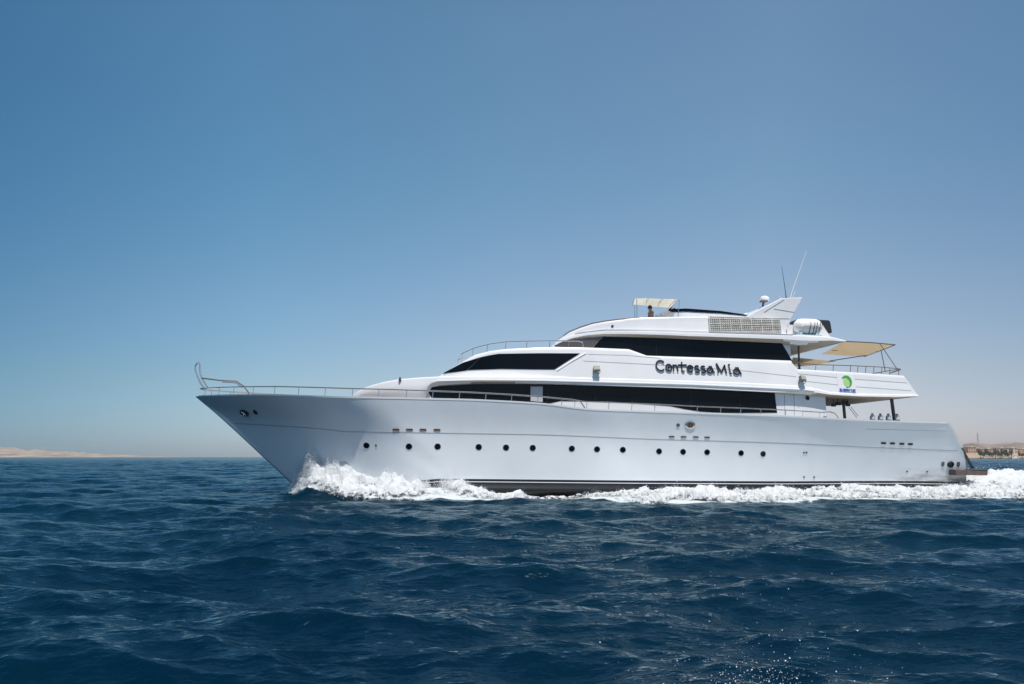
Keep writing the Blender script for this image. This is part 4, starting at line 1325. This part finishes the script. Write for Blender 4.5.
V = np.stack([X0 + dx, Y0 + dy, Zw], -1).reshape(-1, 3)
nr, na = RA.shape
ii = np.arange(nr - 1)[:, None] * na; jj = np.arange(na)[None, :]; jn = (jj + 1) % na
FQ = np.stack([ii + jj, ii + na + jj, ii + na + jn, ii + jn], -1).reshape(-1, 4)[:, ::-1]

def water_mat():
    m = bpy.data.materials.new('sea_water')
    m.use_nodes = True
    nt = m.node_tree
    N, L = nt.nodes, nt.links
    N.remove(N['Principled BSDF'])
    tc = N.new('ShaderNodeTexCoord')
    at = N.new('ShaderNodeAttribute'); at.attribute_name = 'foam'
    def noise(scale, detail, rough=0.55, vec=None, dist=0.0):
        n = N.new('ShaderNodeTexNoise')
        n.inputs['Scale'].default_value, n.inputs['Detail'].default_value = scale, detail
        n.inputs['Roughness'].default_value, n.inputs['Distortion'].default_value = rough, dist
        L.new(vec or tc.outputs['Object'], n.inputs['Vector'])
        return n.outputs[0]
    def mapr(v, a, b, c, d, smooth=False):
        n = N.new('ShaderNodeMapRange')
        if smooth: n.interpolation_type = 'SMOOTHSTEP'
        for k, q in zip(('From Min', 'From Max', 'To Min', 'To Max'), (a, b, c, d)): n.inputs[k].default_value = q
        L.new(v, n.inputs['Value'])
        return n.outputs[0]
    # body colour of the water, teal and navy patches
    r0 = N.new('ShaderNodeValToRGB')
    r0.color_ramp.elements[0].position, r0.color_ramp.elements[0].color = 0.35, WATER_A
    r0.color_ramp.elements[1].position, r0.color_ramp.elements[1].color = 0.65, WATER_B
    L.new(noise(0.035, 3), r0.inputs[0])
    # foam threads
    ad = N.new('ShaderNodeMath'); ad.operation = 'ADD'
    sub = N.new('ShaderNodeMath'); sub.operation = 'SUBTRACT'; sub.inputs[1].default_value = 0.80
    L.new(noise(2.4, 9, 0.62, dist=0.6), sub.inputs[0])
    L.new(at.outputs['Fac'], ad.inputs[0]); L.new(sub.outputs[0], ad.inputs[1])
    foam = mapr(ad.outputs[0], 0.0, 0.22, 0, 1, True)
    # ripples
    mp = N.new('ShaderNodeMapping'); mp.inputs['Scale'].default_value = (1.0, 1.6, 1.0)
    L.new(tc.outputs['Object'], mp.inputs[0])
    def bump(h, dist, strength, prev=None):
        n = N.new('ShaderNodeBump')
        n.inputs['Strength'].default_value, n.inputs['Distance'].default_value = strength, dist
        L.new(h, n.inputs['Height'])
        if prev: L.new(prev, n.inputs['Normal'])
        return n.outputs[0]
    nrm = bump(noise(0.55, 5, 0.6, mp.outputs[0]), 0.5, 0.32)
    nrm = bump(noise(3.6, 5, 0.55, mp.outputs[0]), 0.075, 0.55, nrm)
    body = N.new('ShaderNodeBsdfDiffuse'); L.new(r0.outputs[0], body.inputs['Color'])
    gl = N.new('ShaderNodeBsdfGlossy'); gl.inputs['Roughness'].default_value = 0.05
    gl.inputs['Color'].default_value = (0.76, 0.94, 1.0, 1)
    L.new(nrm, gl.inputs['Normal'])
    fr = N.new('ShaderNodeFresnel'); fr.inputs['IOR'].default_value = 1.333; L.new(nrm, fr.inputs['Normal'])
    k = N.new('ShaderNodeMath'); k.operation = 'MULTIPLY'; k.inputs[1].default_value = MIRROR
    L.new(fr.outputs[0], k.inputs[0])
    mx = N.new('ShaderNodeMixShader'); L.new(k.outputs[0], mx.inputs[0]); L.new(body.outputs[0], mx.inputs[1]); L.new(gl.outputs[0], mx.inputs[2])
    fo = N.new('ShaderNodeBsdfDiffuse'); fo.inputs['Color'].default_value = (0.50, 0.54, 0.55, 1)
    m2 = N.new('ShaderNodeMixShader'); L.new(foam, m2.inputs[0]); L.new(mx.outputs[0], m2.inputs[1]); L.new(fo.outputs[0], m2.inputs[2])
    L.new(m2.outputs[0], N['Material Output'].inputs['Surface'])
    return m
WATER_A, WATER_B, MIRROR = (0.0001, 0.0096, 0.0225, 1), (0.0001, 0.0165, 0.0315, 1), 0.68
M['water'] = water_mat()
seao = np_mesh('sea', V, FQ, M['water'])
tag(seao, 'dark blue choppy sea with short wind waves', None, None, 'structure')
fa = seao.data.attributes.new('foam', 'FLOAT', 'POINT')
fa.data.foreach_set('value', np.ascontiguousarray(cover, np.float32).ravel())

# ------------------------------------------------------------------ white water thrown up along the hull
def foam_mat(name, col):
    m = bpy.data.materials.new(name); m.use_nodes = True
    nt = m.node_tree; b = nt.nodes['Principled BSDF']
    b.inputs['Roughness'].default_value = 0.85; b.inputs['Specular IOR Level'].default_value = 0.2
    tc = nt.nodes.new('ShaderNodeTexCoord')
    nz = nt.nodes.new('ShaderNodeTexNoise'); nz.inputs['Scale'].default_value = 3.5; nz.inputs['Detail'].default_value = 8
    nt.links.new(tc.outputs['Object'], nz.inputs['Vector'])
    rp = nt.nodes.new('ShaderNodeValToRGB')
    rp.color_ramp.elements[0].position, rp.color_ramp.elements[0].color = 0.34, (col[0] * 0.82, col[1] * 0.87, col[2] * 0.89, 1)
    rp.color_ramp.elements[1].position, rp.color_ramp.elements[1].color = 0.52, (*col, 1)
    nt.links.new(nz.outputs[0], rp.inputs[0]); nt.links.new(rp.outputs[0], b.inputs['Base Color'])
    n2 = nt.nodes.new('ShaderNodeTexNoise'); n2.inputs['Scale'].default_value = 14; n2.inputs['Detail'].default_value = 6
    nt.links.new(tc.outputs['Object'], n2.inputs['Vector'])
    bp = nt.nodes.new('ShaderNodeBump'); bp.inputs['Strength'].default_value = 0.4; bp.inputs['Distance'].default_value = 0.04
    nt.links.new(n2.outputs[0], bp.inputs['Height']); nt.links.new(bp.outputs[0], b.inputs['Normal'])
    # thin foam is a lace: holes where the sheet is thin
    at = nt.nodes.new('ShaderNodeAttribute'); at.attribute_name = 'thick'
    n3 = nt.nodes.new('ShaderNodeTexNoise'); n3.inputs['Scale'].default_value = 5.0; n3.inputs['Detail'].default_value = 8; n3.inputs['Roughness'].default_value = 0.68
    nt.links.new(tc.outputs['Object'], n3.inputs['Vector'])
    k = nt.nodes.new('ShaderNodeMath'); k.operation = 'MULTIPLY_ADD'; k.inputs[1].default_value = 0.85
    nt.links.new(at.outputs['Fac'], k.inputs[0]); nt.links.new(n3.outputs[0], k.inputs[2])
    al = nt.nodes.new('ShaderNodeMapRange'); al.interpolation_type = 'SMOOTHSTEP'
    al.inputs['From Min'].default_value = 0.50; al.inputs['From Max'].default_value = 0.68
    nt.links.new(k.outputs[0], al.inputs['Value']); nt.links.new(al.outputs[0], b.inputs['Alpha'])
    return m
M['foam'] = foam_mat('white_foam', (0.57, 0.585, 0.595))
M['spray'] = mat('white_spray', (0.80, 0.81, 0.82), 0.6)

def foam_height(x, d):
    """thickness of white water over the raised sea, and its base height; x along hull, d outward"""
    y = -(half_w(x) + d)
    X, Y = boat_to_world_xy(x, y)
    _, _, wz = sea(X, Y, np.full_like(X, 0.25))
    sz_, cv = ship_wave(x, y)
    base = wz * (1 - 0.35 * np.clip(cv, 0, 1)) + sz_
    far_ = np.clip((x - bx(540)) / 3, 0, 1) * np.clip(d / 1.5, 0, 1)
    d = d + far_ * (1.6 * fbm(x * 0.33 + 5, d * 0.25, 3) + 5.0 * np.clip(fbm(x * 0.55 + 12, d * 0.12, 2) - 0.04, 0, 1) + 0.9 * fbm(x * 1.0 + 31, d * 0.9, 3))
    _, cv = ship_wave(x, -(half_w(x) + np.maximum(d, 0)))
    n1 = fbm(x * 0.55 + 4, d * 0.8, 3); n2 = fbm(x * 2.1, d * 2.6 + 9, 3, 0.6)
    h = np.interp(x, RX, RH, left=0, right=0.3)
    o = np.interp(x, OX, OH); w = np.interp(x, WX, WH)
    crest = np.exp(-((d - o * 0.62) / (w * 0.62)) ** 2)
    bowz = np.clip((bx(352) - x) / 1.2, 0, 1) * np.clip((o * 0.55 - d) / 0.5, 0, 1)
    crest = crest * (1 - 0.75 * bowz); cv = cv - 0.5 * bowz
    n0 = fbm(x * 0.22 + 40, d * 0.5 + 3, 2)
    T = (cv - 0.62 + 0.60 * n0) * 0.30 + 0.22 * n1 + 0.11 * n2 + 0.20 * n0 + crest * h * (0.30 + 0.75 * n1 + 0.20 * n2)
    T = T + 0.10 * np.clip((bx(372) - x) / 2, 0, 1) * np.clip((o + 1.15 * w - d) / 0.4, 0, 1)
    lace = np.abs(fbm(x * 0.9 + 70, d * 2.2 + 11, 4, 0.55))
    edge = np.clip((d - o * 0.9) / (0.7 * w), 0, 1)
    T = T - (0.13 + 0.80 * edge) * np.clip(1 - lace / 0.17, 0, 1) * np.clip((x - bx(430)) / 3, 0, 1)
    T = T - 0.8 * np.clip((d - o - 1.05 * w) / 1.0, 0, 1)
    T = np.where(h <= 0.02, -0.3, T)
    n4 = fbm(x * 5, d * 5 + 60, 1); T = T + 0.05 * n4 * (T > 0)
    return base, T, X, Y
def foam_sheet(name, xa, xb, dx_, da_, db_, dd_, label):
    xs_ = np.arange(xa, xb, dx_); ds = np.arange(da_, db_, dd_)
    XX, DD = np.meshgrid(xs_, ds, indexing='ij')
    base, T, X, Y = foam_height(XX, DD)
    j = 0.10 * np.clip(T, 0, 0.6)
    X = X + j * fbm(XX * 4, DD * 4, 3) * 2; Y = Y - j * 1.2 * (0.5 + fbm(XX * 3 + 7, DD * 3, 3))
    Vv = np.stack([X, Y, base + np.maximum(T, -0.25)], -1)
    n_, m2 = XX.shape
    a = np.arange(n_ - 1)[:, None] * m2 + np.arange(m2 - 1)[None, :]
    Fq = np.stack([a, a + 1, a + m2 + 1, a + m2], -1).reshape(-1, 4)
    keep = (T.ravel()[Fq].max(1) > -0.06)
    Fq = Fq[keep]
    used = np.unique(Fq); mp_ = -np.ones(n_ * m2, int); mp_[used] = np.arange(len(used))
    ob = np_mesh(name, Vv.reshape(-1, 3)[used], mp_[Fq][:, ::-1], M['foam'])
    ta = ob.data.attributes.new('thick', 'FLOAT', 'POINT'); ta.data.foreach_set('value', np.ascontiguousarray(T.ravel()[used], np.float32))
    tag(ob, label, None, None, 'stuff')
    return ob
foam_sheet('bow_wave_foam', XFOOT - 0.3, bx(520), 0.05, -0.25, 4.5, 0.05, 'white foaming bow wave piled against the hull')
foam_sheet('wake_foam', bx(505), bx(1250), 0.07, -0.35, 12.5, 0.075, 'long band of white foam streaming beside the hull')
# stern wash
xs_ = np.arange(XT - 0.2, XT + 26, 0.09); ys_ = np.arange(-4.2, 4.2, 0.10)
XX, YY = np.meshgrid(xs_, ys_, indexing='ij')
X, Y = boat_to_world_xy(XX, YY)
szz, cv = ship_wave(XX, YY)
_, _, wz = sea(X, Y, np.full_like(X, 0.3))
n1 = fbm(XX * 0.5, YY * 0.6 + 30, 3); n2 = fbm(XX * 2.2, YY * 2.4 + 40, 5, 0.6)
fall = np.exp(-(np.maximum(np.abs(YY) - 2.4, 0) / 0.9) ** 2)
T = 0.10 + 0.45 * n1 * np.exp(-np.maximum(XX - XT, 0) / 12) + 0.22 * n2 + 0.35 * fall * np.exp(-((XX - XT - 4) / 4.5) ** 2) - 0.5 * (1 - fall)
Vv = np.stack([X, Y, szz + wz * 0.6 + T], -1)
n_, m2 = XX.shape
a = np.arange(n_ - 1)[:, None] * m2 + np.arange(m2 - 1)[None, :]
Fq = np.stack([a, a + 1, a + m2 + 1, a + m2], -1).reshape(-1, 4)[:, ::-1]
o = np_mesh('stern_wash_foam', Vv.reshape(-1, 3), Fq, M['foam'])
ta = o.data.attributes.new('thick', 'FLOAT', 'POINT'); ta.data.foreach_set('value', np.ascontiguousarray(T.ravel() + 0.12, np.float32))
tag(o, 'churned white water boiling up behind the swim platform', None, None, 'stuff')

# spray droplets
ico_v = np.array([(0, 0, 1), (1, 0, 0), (0, 1, 0), (-1, 0, 0), (0, -1, 0), (0, 0, -1)], float)
ico_f = np.array([(0, 1, 2), (0, 2, 3), (0, 3, 4), (0, 4, 1), (5, 2, 1), (5, 3, 2), (5, 4, 3), (5, 1, 4)])
def droplets(name, C, r, label, stretch=None, smooth=False):
    n = len(C)
    q = rng.normal(size=(n, 4)); q /= np.linalg.norm(q, axis=1)[:, None]
    w, x, y, z = q.T
    Rm = np.stack([1 - 2 * (y * y + z * z), 2 * (x * y - z * w), 2 * (x * z + y * w), 2 * (x * y + z * w), 1 - 2 * (x * x + z * z), 2 * (y * z - x * w), 2 * (x * z - y * w), 2 * (y * z + x * w), 1 - 2 * (x * x + y * y)], -1).reshape(n, 3, 3)
    sc = rng.uniform(0.6, 1.4, (n, 1, 3)) * r[:, None, None]
    Vd = np.einsum('nij,nkj->nki', Rm, ico_v[None] * sc) + C[:, None, :]
    Fd = ico_f[None] + (np.arange(n) * 6)[:, None, None]
    ob = np_mesh(name, Vd.reshape(-1, 3), Fd.reshape(-1, 3), M['spray'], smooth)
    tag(ob, label, None, None, 'stuff')
    return ob
def from_boat(x, y, z):
    X, Y = boat_to_world_xy(x, y)
    return np.stack([X, Y, z], -1)
# a) bow plume and general spray over the bow wave
N = 190000
u = np.concatenate([rng.uniform(283, 345, N // 2), rng.uniform(320, 520, N // 2 - 16000), rng.normal(438, 13, 16000)])
x = np.array([0.0]) + np.interp(u, np.linspace(270, 540, 60), [bx(k) for k in np.linspace(270, 540, 60)])
hh = np.interp(x, RX, RH)
d = np.abs(np.interp(x, OX, OH) * 0.7 + rng.normal(0, 1, N) * np.interp(x, WX, WH) * 0.55) + 0.02
top = hh * np.exp(-((d - np.interp(x, OX, OH) * 0.62) / (np.interp(x, WX, WH) * 0.8)) ** 2)
lump = np.clip(0.75 + 1.1 * fbm(x * 1.3, d * 1.5 + 5, 4), 0.05, 2.0)
plume = np.exp(-((u - 304) / 9) ** 2) * 1.0 * np.clip(0.5 + 1.4 * fbm(x * 2.5, d * 2 + 3, 3), 0, 1.3)
puff = plume + np.exp(-((u - 438) / 10) ** 2) * 1.15 * np.clip(0.5 + 1.6 * fbm(x * 2.2, d * 2 + 33, 3), 0, 1.3)
base_, T_, _, _ = foam_height(x, d)
jets = np.clip(0.35 + 1.7 * fbm(x * 1.7 + 9, d * 1.9 + 50, 3), 0.04, 1.6)
z = base_ + np.maximum(T_, 0) - 0.03 + rng.exponential(0.17, N) * jets * np.clip(hh / 0.8, 0.12, 1.2) + puff * rng.power(0.8, N) * 1.1
ok_ = (T_ > -0.04) & (rng.random(N) < 0.35 + jets)
x, d, z = x[ok_], d[ok_], z[ok_]; N = len(x)
r_ = 0.004 + 0.013 * rng.power(0.5, N) ** 2
droplets('bow_spray', from_boat(x, -(half_w(x) + d), z), r_, 'fine white spray flying above the bow wave')
# b) spray along the side and stern
N = 60000
u = rng.uniform(515, 1080, N); 
x = np.interp(u, np.linspace(500, 1100, 60), [bx(k) for k in np.linspace(500, 1100, 60)])
o_ = np.interp(x, OX, OH); w_ = np.interp(x, WX, WH); hh = np.interp(x, RX, RH)
d = np.clip(o_ * 0.6 + rng.normal(0, 1, N) * w_ * 0.7, 0.02, None)
lump = np.clip(0.6 + 1.4 * fbm(x * 0.9, d * 1.2 + 15, 4), 0.0, 2.0)
sz_, cv = ship_wave(x, -(half_w(x) + d))
base_, T_, _, _ = foam_height(x, d)
z = base_ + np.maximum(T_, 0) - 0.02 + rng.exponential(0.06, N) * lump
hh = np.where(T_ > -0.05, hh, 0)
droplets('wake_spray', from_boat(x, -(half_w(x) + d), z)[hh > 0.03], (0.005 + 0.013 * rng.power(0.5, N) ** 2)[hh > 0.03], 'fine white spray over the foam beside the hull')
# c) rooster spray aft and at the quarter
N = 24000
x = XT - 2.0 + rng.exponential(5.0, N); y = rng.normal(0, 1.9, N)
y = np.where(x < XT, -half_w(x) - np.abs(rng.normal(0, 0.5, N)), y)
sz_, cv = ship_wave(x, y)
z = sz_ + 0.15 + rng.exponential(0.13, N) * np.clip((x - XT + 2.5) / 3, 0.2, 1)
droplets('stern_spray', from_boat(x, y, z), 0.005 + 0.013 * rng.power(0.5, N) ** 2, 'thin spray hanging over the churned water astern')
# d) drops thrown up close to the camera
def near_pt(u, v, dist):
    cx, cz = (u - 512) / F, -(v - 342) / F
    return np.stack([cx * dist, dist * (math.cos(PITCH) - cz * math.sin(PITCH)), CAM_H + dist * (math.sin(PITCH) + cz * math.cos(PITCH))], -1)
N = 540
u = np.concatenate([rng.normal(765, 62, N - 220), rng.normal(738, 18, 110), rng.normal(770, 14, 110)])
v = np.concatenate([690 - rng.exponential(28, N - 220), 688 - rng.exponential(9, 220)])
dist = rng.uniform(3.2, 5.6, N)
r_ = 0.0016 + 0.0032 * rng.power(0.35, N) ** 2
r_[rng.random(N) < 0.025] *= 1.9
droplets('near_spray', near_pt(u, v, dist), r_, 'scattered white water drops flying up close to the camera', smooth=True)

# ------------------------------------------------------------------ coasts
def terrain(name, px_pts, dist, depth, col, label, rough=1.0, base=0.0, seed=0, colb=None):
    """strip of land: silhouette heights given along the view, real distance and depth"""
    us = np.array([p[0] for p in px_pts], float); vs_ = np.array([p[1] for p in px_pts], float)
    n = 260
    uu = np.linspace(us[0], us[-1], n)
    hgt = (456.8 - np.interp(uu, us, vs_)) / F * dist
    V_ = []
    m = 26
    for j in range(m):
        t = j / (m - 1)
        Yj = dist - depth * 0.35 + depth * t
        prof_ = math.sin(math.pi * min(t / 0.7, 1.0) / 2) ** 0.9
        Xj = (uu - 512) / F * Yj
        nz = fbm(Xj / 60 + seed, np.full(n, Yj) / 60, 5)
        nz2 = fbm(Xj / 14 + seed, np.full(n, Yj) / 20, 3)
        V_.append(np.stack([Xj, np.full(n, Yj), -0.6 + 0.6 * min(1, t * 8) + hgt * prof_ * (1 + 0.35 * rough * nz) + rough * 0.5 * nz2 * prof_], -1))
    V_ = np.array(V_).reshape(-1, 3)
    a = np.arange(m - 1)[:, None] * n + np.arange(n - 1)[None, :]
    Fq = np.stack([a, a + 1, a + n + 1, a + n], -1).reshape(-1, 4)
    ob = np_mesh(name, V_, Fq, mat(name + '_soil', col, 0.95, var=0.45, vscale=0.012), smooth=True)
    tag(ob, label, None, None, 'structure')
    return ob
terrain('hills', [(-420, 436), (-200, 441), (-60, 445), (0, 447.6), (25, 449.2), (45, 450.2), (70, 451.8), (95, 453.2), (120, 454.4), (145, 455.4), (175, 456.2), (200, 457.0)], 3600, 900, (0.29, 0.24, 0.19), 'low pale desert hills on the far shore', rough=1.6, seed=3)
DC = 1250.0
terrain('shore', [(900, 449), (960, 448.6), (985, 449.2), (1010, 449.8), (1060, 450), (1200, 449.5), (1400, 450)], DC, 160, (0.40, 0.29, 0.20), 'sandy shore strip with low bank', rough=0.5, seed=8)
terrain('ridge', [(930, 446), (955, 444), (963, 441.8), (970, 441.4), (976, 442.6), (985, 444), (993, 443.0), (1005, 441.9), (1024, 441.4), (1080, 440.8), (1200, 441), (1400, 443)], DC + 420, 420, (0.25, 0.195, 0.15), 'brown rocky ridge behind the shore', rough=0.5, seed=15)  # soil colour lightened to paint in some of the haze
def cpt(u, v, dist): return Vector(((u - 512) / F * dist, dist, CAM_H + (456.8 - v) / F * dist))
M['sand_wall'] = mat('sand_render', (0.50, 0.37, 0.27), 0.9, var=0.1)
M['pink_wall'] = mat('pink_render', (0.48, 0.31, 0.24), 0.9, var=0.1)
M['pale_wall'] = mat('pale_render', (0.58, 0.50, 0.42), 0.9, var=0.1)
M['hole'] = mat('dark_opening', (0.14, 0.115, 0.10), 0.6)  # openings lightened in colour to fade them with the haze
def house(u0, u1, vtop, vbase, dist, mt, label, cat='building', storeys=2):
    a, b = cpt(u0, vbase, dist), cpt(u1, vtop, dist)
    w, h, d = b.x - a.x, b.z - a.z, 12.0
    r = bpy.data.objects.new('house', None); COL.objects.link(r); r.location = (a.x + w / 2, dist, a.z)
    tag(r, label, cat, 'low houses along the right shore')
    m_ = MB(); m_.box((0, d / 2, h / 2 - 1), (w, d, h + 2)); m_.build('wall', M[mt], r)
    m_ = MB(); m_.box((0, d / 2, h + 0.25), (w + 0.8, d + 0.8, 0.5)); m_.box((w * 0.2, d / 2, h + 1.0), (w * 0.25, d * 0.4, 1.2)); m_.build('roof', M['pale_wall'], r)
    k = max(2, int(w / 4))
    for s_ in range(storeys):
        for i in range(k):
            m_ = MB(); m_.box((-w / 2 + (i + 0.5) * w / k, -0.02, h * (s_ + 0.5) / storeys), (w / k * 0.45, 0.12, h / storeys * 0.5)); m_.build('window', M['hole'], r)
hs = [(964, 972, 447.4, 453.2, 'sand_wall', 'sand coloured house nearest the yacht stern on the right shore'),
      (976, 990.5, 449.0, 454.2, 'pink_wall', 'long pinkish house with a row of dark openings on the right shore'),
      (992, 1002, 448.4, 453.8, 'sand_wall', 'tan house in the middle of the tree line on the right shore'),
      (1003, 1013, 448.2, 453.4, 'pale_wall', 'pale house just behind the small white motorboat'),
      (1014, 1023, 449.2, 452.6, 'pink_wall', 'low pinkish house at the right edge above the green bushes')]
for h_ in hs: house(*h_[:4], DC - 20 + rng.uniform(-8, 8), h_[4], h_[5])
# communication mast on the ridge
mst = bpy.data.objects.new('radio_mast', None); COL.objects.link(mst)
p0 = cpt(974.6, 442.6, DC + 330); p1 = cpt(974.3, 433.6, DC + 330)
mst.location = p0; tag(mst, 'thin dark radio mast standing on the ridge behind the shore houses', 'mast')
hM = p1.z - p0.z
m_ = MB()
for sx, sy in ((-1, -1), (1, -1), (1, 1), (-1, 1)):
    m_.tube([(sx * 1.3, sy * 1.3, -3), (sx * 0.35, sy * 0.35, hM)], 0.11, n=5)
for k in range(6):
    w_ = 1.3 - 0.95 * k / 6
    z_ = hM * k / 6
    for i in range(4):
        c_ = [(-1, -1), (1, -1), (1, 1), (-1, 1)]
        m_.tube([(c_[i][0] * w_, c_[i][1] * w_, z_), (c_[(i + 1) % 4][0] * (w_ - 0.15), c_[(i + 1) % 4][1] * (w_ - 0.15), z_ + hM / 6)], 0.08, n=4)
m_.build('lattice', M['lamp_grey'], mst)
m_ = MB(); m_.lathe([(1.0, 0), (0.9, 0.4), (0.1, 0.5)], (0.4, -0.8, hM * 0.72), n=10); m_.build('dish', M['pale_wall'], mst)
# trees along the shore
M['leaf'] = mat('haze_paled_leaves', (0.085, 0.105, 0.062), 0.8, var=0.4, vscale=0.4)  # leaf green lightened, haze over the shore put into the colour
M['bark'] = mat('grey_bark', (0.16, 0.13, 0.10), 0.9)
def tree_mesh(seed, H, W):
    r_ = np.random.default_rng(seed)
    m_ = MB()
    m_.tube([(0, 0, -1), (0.1, 0, H * 0.35), (0.25 * r_.normal(), 0.2, H * 0.8)], [0.32, 0.24, 0.08], 1, n=6)
    for k in range(5):
        a = r_.uniform(0, 6.28)
        m_.tube([(0.1, 0, H * 0.4), (math.cos(a) * W * 0.4, math.sin(a) * W * 0.4, H * r_.uniform(0.6, 0.85))], [0.12, 0.04], 1, n=4)
    for k in range(260):
        p_ = r_.normal(0, 1, 3); p_ /= np.linalg.norm(p_); p_ *= r_.uniform(0.35, 1) ** 0.6
        c_ = Vector((p_[0] * W / 2, p_[1] * W / 2, H * 0.66 + p_[2] * H * 0.36))
        if fbm(np.array([c_.x * 0.7 + seed]), np.array([c_.z * 0.7]), 2)[0] < -0.18: continue
        u_ = Vector(r_.normal(0, 1, 3)).normalized(); v_ = u_.cross(Vector(r_.normal(0, 1, 3))).normalized()
        s_ = r_.uniform(0.35, 0.8)
        m_.add([c_ - u_ * s_, c_ + v_ * s_ * 0.7, c_ + u_ * s_, c_ - v_ * s_ * 0.7], [[0, 1, 2, 3]], 0)
    return m_
kinds = [tree_mesh(1, 8.5, 4.2), tree_mesh(2, 7, 5.0), tree_mesh(3, 9.5, 3.4)]
protos = []
tree_us = [975.5, 978.4, 981.6, 984.2, 987.4, 990.6, 993.2, 995.8, 997.6, 1000.6, 1003.2, 1006.4, 1014.5, 1017.4, 1020.2, 1023]
names = ['slim', 'spreading', 'tall']
for i, u_ in enumerate(tree_us):
    kd = i % 3
    if len(protos) <= kd:
        o_ = kinds[kd].build('shore_tree', [M['leaf'], M['bark']], None, fix=False, weld=False); protos.append(o_)
    else:
        o_ = protos[kd].copy(); COL.objects.link(o_)
    dd = DC - 48 + rng.uniform(-12, 10)
    o_.location = cpt(u_, 455.6, dd); o_.location.z = 0.4
    s_ = rng.uniform(1.0, 1.45) * (0.7 if u_ > 1012 else 1.0)
    o_.scale = (s_ * 1.0, s_, s_); o_.rotation_euler = (0, 0, rng.uniform(0, 6.28))
    tag(o_, 'haze-paled green tree in the row along the right shore', 'tree', 'trees lining the right shore')
# small motorboat
mbt = bpy.data.objects.new('motorboat', None); COL.objects.link(mbt)
pp = cpt(1010, 456.8, 560.0); mbt.location = (pp.x, pp.y, 0.0); mbt.rotation_euler = (0, R(3), R(6)); mbt.scale = (1.4, 1.4, 1.4)
tag(mbt, 'small white motorboat far off near the right shore', 'boat')
st_ = []
for x_ in np.linspace(-1.6, 1.6, 9):
    t = (x_ + 1.6) / 3.2
    b_ = 0.75 * (1 - max(0, 0.45 - t) ** 2 * 4.6)
    b_ = max(b_, 0.03)
    st_.append([(x_, -b_, 0.75 + 0.25 * (1 - t)), (x_, -b_ * 0.8, 0.1), (x_, 0, -0.25), (x_, b_ * 0.8, 0.1), (x_, b_, 0.75 + 0.25 * (1 - t)), (x_, 0, 0.72)])
m_ = MB(); g_ = np.array(st_); g_ = np.concatenate([g_, g_[:, :1]], 1); m_.grid(g_, 0, False); m_.add(g_[0][:-1], [[0, 1, 2, 3, 4, 5]]); m_.add(g_[-1][:-1], [[0, 1, 2, 3, 4, 5]]); m_.build('hull', M['trim'], mbt)
m_ = MB(); m_.prism([(-0.5, 0.8), (-0.1, 1.25), (0.5, 1.25), (0.55, 0.8)], -0.5, 0.5); m_.build('cabin', M['trim'], mbt)
m_ = MB(); m_.box((1.75, 0, 0.6), (0.3, 0.35, 0.7)); m_.build('outboard_motor', M['dark'], mbt)

# ------------------------------------------------------------------ air
hz_m = bpy.data.materials.new('haze_air'); hz_m.use_nodes = True
nt = hz_m.node_tree
for n in list(nt.nodes): nt.nodes.remove(n)
ho = nt.nodes.new('ShaderNodeOutputMaterial'); pv = nt.nodes.new('ShaderNodeVolumePrincipled')
pv.inputs['Color'].default_value = (0.86, 0.92, 1.0, 1)
pv.inputs['Density'].default_value = 0.000055
pv.inputs['Anisotropy'].default_value = 0.2
nt.links.new(pv.outputs[0], ho.inputs['Volume'])
m_ = MB(); m_.box((0, 0, 32), (12400, 12400, 70)); hzb = m_.build('haze', hz_m)
tag(hzb, 'thin sea haze paling the far shore', None, None, 'stuff')
